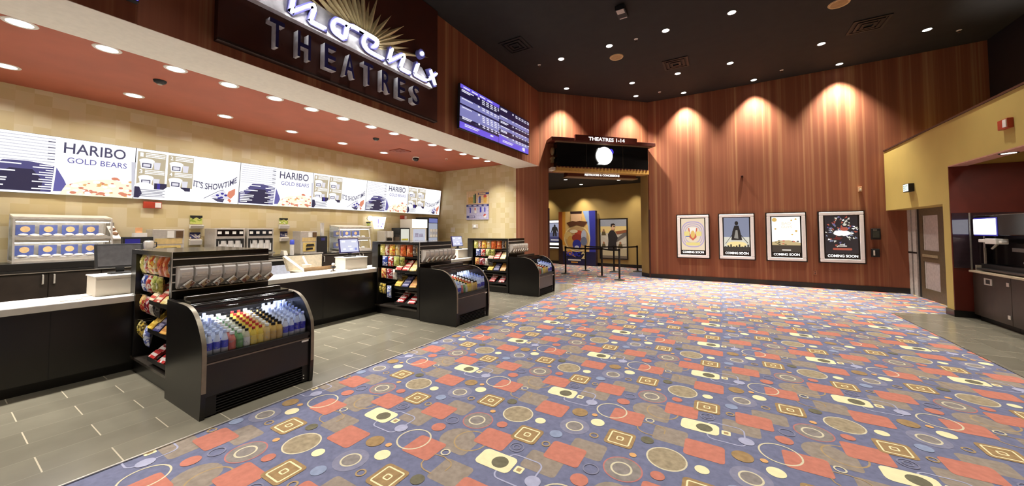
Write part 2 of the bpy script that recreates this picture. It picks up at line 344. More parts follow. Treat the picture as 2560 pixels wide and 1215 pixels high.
# right side
yw=M1(YEL); yw.box(3.65,4.12,9.95,12.62,2.085,3.6); yw.box(3.65,4.72,9.72,9.95,0,3.6); yw.box(3.65,3.88,-5.2,9.72,2.77,3.6); yw.box(3.65,3.88,-5.2,5.2,0,2.77); yw.box(3.88,5.42,-5.2,12.62,3.5,3.6)
st(yw,'wall_right','mustard yellow box wall over the grey door and drink alcove')
st(M1(DARKRED).box(3.653,4.7,9.70,9.722,.0,2.77).box(4.7,4.85,5.0,9.74,0,3.5).box(3.88,4.7,5.0,5.1,0,3.5),'wall_alcove','dark red wall lining the drink alcove')
st(M1(mat('mauve_paint',(190,140,125),.6)).box(3.645,3.885,-5.2,9.70,2.755,2.772),'trim_5','pinkish underside edge above the drink alcove','trim')
st(M1(mat('shadow_line_brown',(60,30,20),.5)).box(3.63,3.72,-5.2,12.6,3.6,3.632),'shadow_strip','dark brown strip painting the shadow line along the top of the yellow wall','trim')  # thin dark strip put in as the shadow line above the yellow wall
st(M1(NAVYD).box(5.42,5.55,-5.2,12.56,3.6,ZC),'wall_right','dark upper wall behind the ledge of the yellow wall')
st(M1(REDP).box(-9.2,8,-5.35,-5.2,0,ZC),'wall_near','red wall behind the viewer')
# baseboards
st(M1(BLACK).prism([(-2.11,12.665),(-2.08,12.645),(.4,12.665),(2.79,12.64),(4.05,12.6),(4.05,12.64),(2.79,12.68),(.4,12.7),(-2.05,12.69)],'z',0,.135),'baseboard_far','black baseboard along the red poster wall','baseboard',fixn=True)
st(M1(BLACK).prism([(-2.115,12.66),(-2.08,12.645),(-2.38,12.98),(-2.41,12.955)],'z',0,.135),'baseboard_entrance','black baseboard round the far entrance jamb','baseboard',fixn=True)
st(M1(BLACK).prism([hp(-2,.02)[:2],hp(4.5,.02)[:2],hp(4.5,0)[:2],hp(-2,0)[:2]],'z',0,.135),'baseboard_hall','black baseboard of the hall wall under the posters','baseboard',fixn=True)
st(M1(BLACK).box(3.635,3.66,9.70,9.97,0,.125).box(3.635,4.4,9.685,9.705,0,.125),'baseboard_right','black baseboard round the yellow column','baseboard')
# door
def fixture_door():
    d=thing('door_1','grey framed door with two frosted panels under yellow wall','door',(4.05,11.6,0)); d['kind']='structure'
    def b(m,y0,y1,z0,z1,x0,x1): return M1(m).box(x0,x1,y0-11.6,y1-11.6,z0,z1)
    DB=mat('door_bronze',(96,82,60),.45); PANE=mat('frosted_pane',(190,182,178),.3); SIL=mat('door_silver',(196,190,182),.4,.1)
    f=MB().use(DB); f.box(0,.06,-.86,.50,0,.24); f.box(0,.06,-.86,.50,.86,1.12); f.box(0,.06,-.86,.50,1.92,2.085)
    f.box(0,.06,-.86,-.33,.24,.86).box(0,.06,.36,.50,.24,.86).box(0,.06,-.86,-.33,1.12,1.92).box(0,.06,.36,.50,1.12,1.92).box(-.01,.06,-1.64,-.86,0,2.085).build('door_leaf',d)
    for z0,z1 in ((.24,.86),(1.12,1.92)):
        M1(PANE).box(.02,.04,-.33,.36,z0,z1).build('pane',d); M1(SIL).box(.015,.035,.30,.36,z0,z1).build('pane_edge',d)
    M1(mat('bar_tan',(170,156,124),.35,.3)).box(-.02,.005,-.32,.36,.97,1.03).build('push_bar',d)
    for y0,y1 in ((.60,.78),(.86,1.02)): M1(SIL).box(-.03,.03,y0,y1,0,2.085).build('frame',d)
    M1(BLACKM).box(.0,.02,.50,1.03,0,2.085).box(-.035,-.028,.58,1.02,1.02,1.06).build('gap',d)
    st(M1(BLACKM).box(4.12,4.2,9.95,12.62,0,2.1),'wall_door','dark lining behind the grey door')
fixture_door()
# ================================================================== CEILING FIXTURES + LIGHT
def light(kind,name,loc,energy,color=(1,.93,.82),size=.1,spread=2.2,spot=None,blend=.5,parent=None,target=None):
    l=bpy.data.lights.new(name,kind); l.energy=energy; l.color=color
    if kind=='AREA': l.shape='DISK'; l.size=size; l.spread=spread
    if kind=='SPOT': l.spot_size=spot; l.spot_blend=blend; l.shadow_soft_size=size
    o=bpy.data.objects.new(name,l); COL.objects.link(o); o.location=loc
    if target is not None: o.rotation_euler=(Vector(target)-Vector(loc)).to_track_quat('-Z','Y').to_euler()
    if parent: o.parent=parent
    return o
RIM=mat('lamp_rim',(235,230,220),.4)
def downlight(r,label,group,rim=RIM):
    t=thing('downlight',label,'ceiling light',(0,0,0),group)
    M1(rim).lathe([(r*.86,-.004),(r*1.12,-.006),(r*1.18,0),(r*.86,0)],n=24).build('trim_ring',t,smooth=True)
    M1(LAMP).lathe([(r*.86,-.0045),(r*.6,-.007),(.001,-.008)],n=24).build('lens',t)
    return t
WARM=(1,.92,.80); NEUT=(1,.965,.91)
ZL=ZR-.001
front=[.473,1.086,1.705,2.305,2.939,3.543,4.159,4.8,5.405,6.024,6.63,7.245,7.878,8.50,9.09]; back=[.518,1.70,2.917,4.13,5.344,6.602]
d0=downlight(.105,'','soffit downlights')
first=True
E_SOF=16.0
for row,X,ys in (('front',-6.3,front),('rear',-8.1,back)):
    for i,y in enumerate(ys):
        o=d0 if first else copy_tree(d0); first=False; o.location=(X,y,ZL)
        o['group']='round lamps in the red brown counter ceiling'
        o['label']=('round white lamp in the %s row of the red brown counter ceiling'%('outer' if row=='front' else 'inner'))
        light('AREA','lamp',(X,y,ZL-.012),(27 if row=='front' else 20),NEUT,.17,(1.75 if row=='front' else 2.5))
for y in (-.75,-2): 
    for X in (-6.3,-8.1): light('AREA','lamp',(X,y,ZL-.012),27 if X>-7 else 20,NEUT,.17,1.75 if X>-7 else 2.5)
d1=downlight(.085,'','x',BLACKM); first=True
E_LOB=16.5
LOB=[(-3.43,8.27),(-2.195,8.265),(-.953,8.262),(.282,8.257),(-2.187,10.73),(-.95,10.741),(.303,10.78),(2.138,10.763),(4.0,11.2)]
for x,y in LOB:
    o=d1 if first else copy_tree(d1); first=False; o.location=(x,y,ZC-.001)
    o['label']='small bright spotlight in the high black lobby ceiling, away from walls'; o['group']='spotlights across the black lobby ceiling'
    light('AREA','lamp',(x,y,ZC-.014),E_LOB,NEUT,.14,1.3)
for x in (1.52,2.75): light('AREA','lamp',(x,8.26,ZC-.014),24,NEUT,.14,1.5)
for y in (5.8,3.3,.8,-1.7,-4):
    for x in (-3.43,-2.2,-.3,1.6,3.2): light('AREA','lamp',(x,y,ZC-.014),E_LOB,NEUT,.14,1.3)
WASH=[(-4.02,10.10,'above the entrance beside the counter'),(-2.30,11.85,'above the entrance beside the poster wall'),(-.932,12.36,'above the orange poster'),(.922,12.36,'above the grey figure poster'),(2.80,12.34,'above the poster nearest the door')]
for x,y,s in WASH:
    o=copy_tree(d1); o.location=(x,y,ZC-.001); o['label']='small spotlight washing the red wall, '+s; o['group']='wall washing spotlights'
    w=light('SPOT','wall_washer',(x,y,ZC-.03),1350,WARM,.05,spot=math.radians(84),blend=.95); w.rotation_euler=(0,0,0)
# hall
for i,(x,y) in enumerate(((-5.254,13.025),(-5.223,14.75),(-3.477,14.259))):
    o=copy_tree(d1); o.location=(x,y,3.619); o['label']='small ceiling lamp in the low black hall ceiling, '+('closest to the counter','deepest in the hall','on the poster wall side')[i]; o['group']='lamps in the hall ceiling'
    light('AREA','lamp',(x,y,3.60),26,WARM,.12,2.2)
for s,en in ((-.3,150),(1.55,260),(4.0,110)): x,y,_=hp(s,.42); light('SPOT','wall_washer',(x,y,3.58),en,(1,.9,.7),.04,spot=math.radians(84),blend=.9)
# ceiling speakers, vents, sprinklers
def disc(name,label,cat,loc,r,m,group=None,h=.02):
    o=MB().use(m).lathe([(r*.9,-h),(r,-h*.4),(r,0)],n=24).build(name,smooth=True); o.location=loc; return tag(o,label,cat,group)
SPK=mat('speaker_tan',(196,164,116),.5)
def speaker(loc,label):
    t=thing('ceiling_speaker',label,'speaker',loc,'ceiling speakers'); M1(SPK).lathe([(.13,-.012),(.16,-.016),(.17,0)],n=28).build('rim',t,smooth=True); M1(mat('speaker_grille',(168,134,88),.6)).lathe([(.13,-.0125),(.05,-.018),(.001,-.019)],n=28).build('grille',t,smooth=True)
speaker((-2.188,8.905,ZC),'round tan ceiling speaker beside a bright spotlight'); speaker((2.069,9.0,ZC),'round tan ceiling speaker at the top edge of the view')
def vent(x,y,s,label,z=ZC,m=None,rot=0):
    t=thing('ceiling_vent',label,'vent',(x,y,z),'square air vents'); t.rotation_euler=(0,0,rot)
    f=MB().use(m or BLACKM); k=.05
    for a in (0,1,2): q=s*(1-.3*a); f.box(-q,q,-q,-q+k,-.02-.006*a,0).box(-q,q,q-k,q,-.02-.006*a,0).box(-q,-q+k,-q+k,q-k,-.02-.006*a,0).box(q-k,q,-q+k,q-k,-.02-.006*a,0)
    f.build('vent_frame',t); M1(mat('vent_dark',(14,13,12),.7)).box(-s*.95,s*.95,-s*.95,s*.95,-.004,0).build('duct',t)
VB=mat('vent_black',(20,18,16),.6)
vent(-.93,10.05,.3,'square black vent in the lobby ceiling between spotlights',m=VB); vent(2.812,10.264,.3,'square black vent in the lobby ceiling towards the yellow wall',m=VB); vent(-4.1,7.1,.3,'square black vent in the lobby ceiling near the big sign',m=VB)
vent(-7.506,6.66,.2,'red brown square vent in the counter ceiling',z=ZR,m=mat('vent_red',(150,72,50),.5))
def sprinkler(x,y,z,label,grp):
    t=thing('sprinkler',label,'sprinkler',(x,y,z),grp); M1(RIM).lathe([(.04,-.006),(.045,0)],n=14).build('plate',t); M1(CHROME).lathe([(.012,-.045),(.012,-.006)],n=8).lathe([(.028,-.05),(.028,-.045)],n=10).build('head',t)
for x,y,s in ((-1.586,8.288,'by the tan speaker'),(-4.057,8.273,'close to the tall red sign wall'),(1.531,12.0,'by the poster wall'),(-1.585,11.9,'above the entrance corner'),(4.62,11.6,'over the yellow ledge')):
    sprinkler(x,y,ZC,'tiny pale sprinkler head on the black ceiling '+s,'lobby sprinklers')
sprinkler(-7.161,8.147,ZR,'small pale sprinkler on the counter ceiling beside the camera','counter sprinklers')
def sensor(x,y,label):
    t=thing('smoke_detector',label,'smoke detector',(x,y,ZR)); M1(BLACKM).lathe([(.03,-.05),(.065,-.03),(.075,0)],n=18).build('housing',t,smooth=True); M1(STEELD).lathe([(.001,-.062),(.028,-.058),(.03,-.05)],n=14).build('tip',t,smooth=True)
sensor(-6.989,1.724,'small black dome detector on the counter ceiling, nearest the viewer'); sensor(-6.997,5.467,'small black dome detector halfway along the counter ceiling')
t=thing('security_camera','black dome camera with white bracket on the counter ceiling','camera',(-7.777,7.495,ZR))
M1(WHITE).lathe([(.085,-.03),(.095,0)],n=20).build('mount',t); M1(BLACKG).sphere((0,0,-.05),.085,16,10,(1,1,.9)).build('dome',t,smooth=True); M1(WHITE).box(-.1,-.05,-.05,.05,-.09,-.02).build('bracket',t)
t=thing('projector_light','small black ceiling fixture with a pale square face','light fixture',(-1.6,7.0,ZC))
M1(BLACKM).box(-.09,.09,-.2,.15,-.12,-.03).build('body',t); M1(BLACKM).box(-.03,.03,-.03,.03,-.03,0).build('stem',t); M1(mat('pale_lens',(190,176,168),.4)).box(-.07,.07,-.19,-.05,-.126,-.12).build('lens',t); M1(MATS['pale_lens']).box(-.07,.07,.10,.13,-.126,-.12).build('edge_strip',t)
W=bpy.data.worlds.new('world'); SC.world=W; W.use_nodes=True; W.node_tree.nodes['Background'].inputs[0].default_value=(1,.93,.85,1); W.node_tree.nodes['Background'].inputs[1].default_value=.02
SC.view_settings.view_transform='Standard'; SC.view_settings.look='None'; SC.view_settings.exposure=0; SC.view_settings.gamma=1; SC.view_settings.use_curve_mapping=False
# ================================================================== COUNTER AND SNACK ISLANDS
c=thing('front_counter','long black snack counter base running behind the three islands','counter',(-6.1,4,0))
M1(BLACK).box(-.33,.24,-9.2,5.86,.11,.80).build('body',c); M1(BLACKM).box(-.30,.20,-9.2,5.86,0,.11).build('toe_kick',c)
for y in (-3.3,-1.9,-.45,1.0,2.4,3.9): M1(BLACKM).box(.2405,.2425,y,y+.006,.12,.79).build('panel_joint',c)
o=M1(WORK).box(-6.47,XW,-5.2,9.865,.80,ZW).build('worktop',bevel=.006); tag(o,'glossy white worktop lying along the long black snack counter','worktop')
GREYSLAT=mat('slat_channel',(214,204,190),.4)
DECK=mat('deck_laminate',(58,52,46),.25)
def make_shelf():
    t=thing('snack_shelf','','display shelf')
    b=MB().use(BLACK); b.box(-.14,1.10,.46,.90,.885,1.345).box(0,1.10,.46,.90,.15,.885)
    b.box(-.14,.03,.04,.46,.885,1.345).box(0.0,.045,.04,.46,.15,.885).box(1.10,1.16,.04,.90,0,1.345)
    b.build('carcass',t)
    M1(BLACKG).box(-.14,1.16,.04,.90,1.345,1.395).build('top_panel',t,bevel=.003)
    M1(BLACK).box(0,1.10,.055,.90,0,.15).build('plinth',t); M1(DECK).box(-.04,1.10,.035,.46,.15,.178).build('deck',t)
    s=MB().use(GREYSLAT)
    for k in range(14): s.box(.05,1.10,.455,.4605,.26+.077*k,.267+.077*k)
    s.build('slat_back',t)
    s=MB().use(GREYSLAT)
    for z in (1.324,1.247,1.174,1.097,1.014): s.box(1.159,1.164,.045,.895,z-.0055,z+.0055)
    s.box(1.157,1.163,.036,.042,.95,1.395); s.build('slat_channels',t)
    for i,(x0,z0,z1) in enumerate(TRAYS):
        m=MB().use(BLACKM); y0,y1=.045,.30
        m.hexa([(x0,y0,z0-.02),(1.10,y0,z0-.02),(1.10,y1,z1-.02),(x0,y1,z1-.02)],[(x0,y0,z0-.008),(1.10,y0,z0-.008),(1.10,y1,z1-.008),(x0,y1,z1-.008)])
        m.box(x0,1.10,y0-.006,y0,z0-.035,z0+.012); m.box(x0,x0+.006,y0,y1,z0-.03,z0+.0); m.build('tray',t)
        M1(GREYSLAT).box(x0,1.10,.30,.306,z1-.03,z1+.02).build('tray_rail',t)
    for (x0,x1,z0,z1,k) in BAGS:
        xm=(x0+x1)/2; M1(STEELD).tube([(xm,.457,z1+.012),(xm,.10,z1+.012),(xm,.06,z1+.022)],.003,6).build('hook',t)
    return t
TRAYS=[(.52,.858,1.075),(.505,.559,.77),(.52,.262,.41)]
BAGS=[(.035,.185,1.117,1.335,'yellow green'),(.185,.295,1.125,1.335,'white and red'),(.295,.47,1.12,1.335,'yellow and red'),(.47,.6,1.125,1.33,'pale yellow'),(.6,.77,1.115,1.335,'orange red'),(.77,.935,1.115,1.335,'deep orange'),(.945,1.03,1.13,1.325,'grey'),(1.04,1.097,1.13,1.325,'tan'),
 (.10,.26,.914,1.105,'blue and white'),(.265,.42,.914,1.105,'red and white'),(.42,.58,.925,1.11,'light green'),(.58,.73,.93,1.105,'olive green'),
 (.07,.22,.68,.871,'tan and red'),(.22,.40,.672,.865,'dark red'),(.40,.52,.67,.86,'white'),(.52,.66,.67,.86,'charcoal'),
 (.03,.115,.39,.576,'yellow striped'),(.12,.21,.376,.57,'gold striped'),(.24,.37,.313,.54,'pale blue')]
INK={'yellow green':((214,200,110),(170,176,80),(236,228,170)),'white and red':((236,226,214),(200,70,60),(240,230,190)),'yellow and red':((240,200,70),(222,90,50),(244,220,140)),'pale yellow':((240,216,140),(228,226,214),(220,160,70)),
 'orange red':((224,104,44),(236,140,60),(200,74,40)),'deep orange':((214,92,44),(226,120,56),(238,180,120)),'grey':((120,112,108),(190,184,180),(84,66,60)),'tan':((220,180,110),(236,214,160),(190,140,80)),
 'blue and white':((60,84,170),(222,226,236),(40,56,130)),'red and white':((200,60,50),(232,222,214),(164,44,44)),'light green':((196,200,110),(150,168,70),(226,226,170)),'olive green':((150,150,66),(196,190,100),(110,112,50)),
 'tan and red':((226,190,130),(196,60,50),(240,214,120)),'dark red':((150,34,44),(210,190,190),(110,24,50)),'white':((226,222,216),(190,186,180),(204,180,160)),'charcoal':((70,66,66),(120,116,114),(40,38,40)),
 'yellow striped':((226,200,80),(90,80,40),(240,224,140)),'gold striped':((216,184,80),(90,74,40),(236,214,130)),'pale blue':((214,222,240),(110,124,196),(236,238,244))}
def bag_mesh(x0,x1,z0,z1,ink):
    w,h=(x1-x0)*.94,(z1-z0); nx,nz=6,8; m=MB().use(mottled('bag_'+ink.replace(' ','_'),*INK[ink],scale=17,rough=.28))
    vs=[];fs=[]
    rnd=random.Random(hash((round(x0,3),round(z0,3))))
    for sgn in (-1,1):
        for j in range(nz+1):
            for i in range(nx+1):
                u=i/nx*2-1; v=j/nz*2-1
                p=max(0,1-abs(u)**2.6)*max(0,1-abs(v)**3); d=.032*p+(.0015 if abs(v)<1 else .001)
                d+=.003*math.sin(9*v+4*u+sgn)*p
                vs.append((u*w/2*(1-.06*(1-abs(v)**2)*abs(u)),sgn*d,-h/2+h*j/nz-h/2))
    K2=(nx+1)*(nz+1)
    for j in range(nz):
        for i in range(nx):
            a=j*(nx+1)+i; q=[a,a+1,a+nx+2,a+nx+1]; fs.append(q); fs.append([K2+k for k in q[::-1]])
    bd=[i for i in range(nx+1)]+[j*(nx+1)+nx for j in range(1,nz+1)]+[nz*(nx+1)+i for i in range(nx-1,-1,-1)]+[j*(nx+1) for j in range(nz-1,0,-1)]
    for i in range(len(bd)): a,b=bd[i],bd[(i+1)%len(bd)]; fs.append([a,K2+a,K2+b,b])
    m.add(vs,fs); return m,w,h
SEALM=mat('bag_seal',(216,206,186),.3,.3)
def make_bag(spec):
    x0,x1,z0,z1,ink=spec; m,w,h=bag_mesh(*spec)
    o=m.build('snack_bag',smooth=True)
    s=MB().use(SEALM); s.box(-w/2,w/2,-.003,.003,-.012,0).build('top_seal',o)
    a=MB().use(mat('print_'+ink.replace(' ','_'),INK[ink][2],.3)); cx,cz=0,-h*.42
    n=14; vs=[(cx+w*.2*math.cos(2*PI*i/n),-.0335-.0015,cz+h*.10*math.sin(2*PI*i/n)) for i in range(n)]+[(cx+w*.2*math.cos(2*PI*i/n),-.027,cz+h*.10*math.sin(2*PI*i/n)) for i in range(n)]
    a.add(vs,[list(range(n))]+[[i,n+i,n+(i+1)%n,(i+1)%n] for i in range(n)]); a.build('printed_badge',o,fixn=True)
    return o
PACK=[((232,214,180),(186,52,44)),((190,58,48),(236,214,190)),((228,200,120),(236,222,170)),((232,200,90),(190,150,50)),((54,56,110),(150,146,170)),((222,170,84),(196,130,60)),((176,40,40),(226,214,206)),((188,46,46),(230,220,214))]
PNAME=['cream and red','red and cream','straw yellow','bright yellow','dark blue','orange tan','red and white','crimson and white']
def make_pack(k,w,l):
    a,b=PACK[k]
    o=MB().use(mottled('candy_'+PNAME[k].replace(' ','_'),a,a,b,scale=14,rough=.3)).box(-w/2,w/2,0,l,0,.034).build('candy_pack',bevel=.004)
    MB().use(mat('candy_band_%d'%k,b,.3)).box(-w/2+.006,w/2-.006,l*.3,l*.62,.0335,.0352).build('name_band',o); return o
def make_dispenser():
    t=thing('candy_dispenser','','candy dispenser'); DB=mat('bin_plastic',(228,222,214),.25,var=.03); 
    b=MB().use(DB); w=.101
    b.prism([(0,.0),(.03,-.012),(.095,.055),(.125,.115),(.125,.182),(.10,.205),(0,.205)],'y',0,w); b.build('bin',t,bevel=.003)
    M1(mat('bin_label',(222,212,196),.35)).box(.1245,.127,.012,w-.012,.125,.15).build('name_label',t); M1(MATS['bin_label']).box(.1245,.127,.012,w-.012,.105,.117).build('price_label',t)
    M1(mat('bin_lid',(206,198,186),.25)).box(-.0,.11,-.002,w+.002,.2,.212).build('lid',t)
    ch=MB().use(mat('chute_white',(232,226,216),.3)).box(0,.03,-.008,.072,-.012,.038); o=ch.build('chute',t,mtx=Matrix.Translation((.105,.055,.005))@Matrix.Rotation(math.radians(42),4,'X'))
    MB().use(mottled('candy_photo',(176,150,112),(110,60,50),(190,184,172),scale=30)).box(.0302,.032,-.004,.068,-.010,.028).build('candy_picture',o)
    M1(STEELD).cyl((.12,.01,.01),(.145,.01,.01),.009,10).build('knob',t)
    return t
def prof_cooler(): return [(1.21,0),(2.03,0),(2.05,.23),(2.05,.5),(2.04,.62),(2.015,.685),(1.944,.787),(1.873,.856),(1.779,.907),(1.66,.932),(1.463,.938),(1.21,.945)]
def make_cooler():
    t=thing('drink_cooler','','drink cooler'); P=prof_cooler(); P=P[:4]+smooth2(P[3:11],4)[1:]+P[11:]; w=.95
    for y in (0,w-.035):
        M1(BLACK).prism(P,'y',y,y+.035).build('side_panel',t)
        M1(mat('edge_trim',(136,126,108),.35,.3)).strip([(x+.0015,z+.0015) for x,z in P[2:-1]],'y',y+.001,y+.034).build('edge_trim',t)
    M1(BLACK).box(1.24,2.022,.035,w-.035,.185,.50).build('front_panel',t,bevel=.004)
    g=MB().use(BLACKM); g.box(1.24,1.985,.035,w-.035,.015,.185)
    for k in range(6): g.hexa([(1.985,.12,.035+.024*k),(2.012,.12,.028+.024*k),(2.012,w-.10,.028+.024*k),(1.985,w-.10,.035+.024*k)],[(1.985,.12,.041+.024*k),(2.012,.12,.034+.024*k),(2.012,w-.10,.034+.024*k),(1.985,w-.10,.041+.024*k)])
    g.box(1.985,2.012,.035,.12,.02,.185).box(1.985,2.012,w-.10,w-.035,.02,.185); g.build('grille',t)
    for z in (.055,.085): M1(WHITE).cyl((2.012,w-.085,z),(2.016,w-.085,z),.006,8).build('screw',t)
    M1(mat('bumper',(120,110,98),.3,.4)).box(2.02,2.032,.035,w-.035,.458,.470).build('bumper_strip',t)
    M1(WHITE).box(2.03,2.034,w-.12,w-.05,.438,.455).build('maker_plate',t)
    M1(BLACKM).box(1.99,2.035,.035,w-.035,.50,.53).build('front_sill',t)
    M1(mat('cooler_liner',(56,53,52),.3)).box(1.24,1.29,.035,w-.035,.50,.905).hexa([(1.29,.035,.495),(2.0,.035,.495),(2.0,w-.035,.495),(1.29,w-.035,.495)],[(1.29,.035,.644),(2.0,.035,.502),(2.0,w-.035,.502),(1.29,w-.035,.644)]).build('liner',t)
    M1(BLACKG).box(1.21,1.66,.035,w-.035,.905,.936).box(1.64,1.70,.035,w-.035,.855,.93).build('canopy',t,bevel=.004)
    M1(mat('rail_dark',(66,58,50),.25,.3)).box(1.41,1.475,.06,w-.06,.945,.985).build('top_rail',t,bevel=.008); M1(BLACKG).box(1.475,1.62,.05,w-.05,.937,.955).build('top_lid',t)
    GP=smooth2([(1.695,.918),(1.775,.896),(1.865,.845),(1.933,.778),(2.002,.68),(2.026,.62),(2.03,.53)],4)
    M1(GLASS).strip(GP,'y',.036,w-.036).build('curved_glass',t,smooth=True)
    M1(emi('cooler_tube',(235,240,255),48)).box(1.62,1.637,.07,w-.07,.872,.889).build('light_tube',t)
    M1(mat('tag_white',(250,250,250),.5)).box(1.62,1.624,.765,.785,.763,.854).box(1.62,1.624,.845,.865,.760,.852).build('price_tag',t)
    return t
def bottle(kind,parts=True):
    body,label,cap,h,r=BOT[kind]
    bm=mat('drink_'+kind,body,.12,var=.05); pr=[(r*.82,0),(r,.006),(r,h*.52),(r*.97,h*.62),(r*.62,h*.8),(.0125,h*.86),(.0125,h*.9)]
    if kind in('cream_juice','dark_juice','gold_juice'): pr=[(r*.85,0),(r,.008),(r,h*.68),(r*.7,h*.8),(.017,h*.84),(.017,h*.9)]
    lb=[(r*1.015,h*(.26 if 'water' in kind else .12)),(r*1.015,h*.56)]; cp=[(.0145,h*.88),(.0145,h*.985),(.012,h)]
    if 'juice' in kind: cp=[(.019,h*.86),(.019,h*.98),(.016,h)]
    if not parts:
        return MB().use(bm).lathe(pr,n=10).use(mat('label_'+kind,label,.3)).lathe(lb,n=10).use(mat('cap_'+kind,cap,.35)).lathe(cp,n=8).build('drink_bottle',smooth=True)
    o=MB().use(bm).lathe(pr,n=12).build('drink_bottle',smooth=True)
    M1(mottled('label_'+kind+'_print',label,label,tuple(min(255,int(v*.55+80)) for v in label),scale=40)).lathe(lb,n=12).build('label',o,smooth=True)
    M1(mat('cap_'+kind,cap,.35)).lathe(cp,n=10).build('cap',o,smooth=True); return o
BOT={'water':((222,226,242),(84,88,200),(206,214,248),.205,.0275),'red_juice':((222,134,120),(212,112,100),(240,232,224),.175,.0285),'green_juice':((130,176,122),(104,152,98),(236,236,220),.175,.0285),'clear_tea':((216,206,176),(236,232,226),(30,28,28),.175,.0285),
 'gold_tea':((232,200,90),(244,214,110),(196,60,52),.18,.0285),'cream_juice':((226,198,140),(222,190,126),(244,238,226),.185,.0285),'dark_juice':((222,186,110),(206,170,104),(28,24,22),.18,.0285),'tall_water':((214,220,242),(60,60,180),(170,184,248),.235,.029)}
CAPN={'water':'small water bottle with pale blue cap','red_juice':'red drink bottle with white cap','green_juice':'green drink bottle with white cap','clear_tea':'clear drink bottle with black cap','gold_tea':'yellow drink bottle with red cap','cream_juice':'cream coloured drink bottle with white cap','dark_juice':'amber drink bottle with black cap','tall_water':'tall water bottle with deep blue label'}
COLS=['water','water','water','red_juice','green_juice','clear_tea','gold_tea','gold_tea','cream_juice','dark_juice','dark_juice','water','water','tall_water','tall_water']
shelf0=make_shelf(); cool0=make_cooler(); disp0=make_dispenser(); bag0=[make_bag(b) for b in BAGS]
bot0={(k,p):bottle(k,p) for k in BOT for p in (True,False)}
packs0={k:make_pack(k,.158,.084) for k in range(8)}
WHICH=['nearest','middle','farthest']
used=set()
def inst(o,loc,label,group,rot=None):
    key=o.name
    if key in used: c=copy_tree(o)
    else: c=o; used.add(key)
    if rot is None: c.location=loc
    else: c.matrix_world=Matrix.Translation(loc)@rot
    c['label']=label
    if group: c['group']=group
    elif 'group' in c: del c['group']
    return c
for n,Y0 in enumerate((1.24,4.557,7.616)):
    wn=WHICH[n]; ox=-5.82
    s=inst(shelf0,(ox,Y0,0),'black %s shelf unit of snack bags and candy at the counter'%wn,'snack islands'); s['category']='display shelf'
    c=inst(cool0,(ox,Y0,0),'black curved glass drink cooler at the end of the %s snack island'%wn,'drink coolers'); c['category']='drink cooler'
    for i in range(7):
        d=inst(disp0,(ox+1.163,Y0+.066+.1187*i,1.045),'pale candy dispenser on the %s island, %s from the viewer in its row'%(wn,('first','second','third','fourth','fifth','sixth','last')[i]),'candy dispensers on the %s island'%wn); d['category']='candy dispenser'
    for b,o in zip(BAGS,bag0):
        x0,x1,z0,z1,ink=b
        g=inst(o,(ox+(x0+x1)/2,Y0+.092,z1+.010),'%s snack bag hanging on the %s snack island'%(ink,wn),'snack bags on the %s island'%wn); g['category']='snack bag'
    for ti,(x0,z0,z1) in enumerate(TRAYS):
        ang=math.atan2(z1-z0,.225); ncol=3 if ti<2 else 2; cw=(1.09-x0)/ncol
        for ci in range(ncol):
            k=[[0,1,2],[3,4,5],[6,7]][ti][ci]
            for r in range(3):
                loc=(ox+x0+cw*(ci+.5),Y0+.05+.079*r*math.cos(ang),z0+.079*r*math.sin(ang)-.002)
                lie=inst(packs0[k],loc,'%s candy pack on the %s tray of the %s snack island'%(PNAME[k],('upper','middle','lowest')[ti],wn),'%s candy packs on the %s island'%(PNAME[k],wn),Matrix.Rotation(ang+.10,4,'X')@Matrix.Rotation(.06*math.sin(7*r+ci),4,'Z')); lie['category']='candy pack'
    for ci,k in enumerate(COLS):
        for r in range(8 if n<2 else 5):
            if n==2 and ci<3: continue
            y=.075+.0572*ci; x=1.955-.066*r
            place={'water':', '+('end towards the viewer' if ci<5 else 'far end')}.get(k,'')
            g=inst(bot0[(k,n<2)],(ox+x,Y0+y,.5035+(2.0-x)*.2),CAPN[k]+' in the %s drink cooler'%wn+place,CAPN[k]+'s in the %s cooler%s'%(wn,place)); g['category']='bottle'
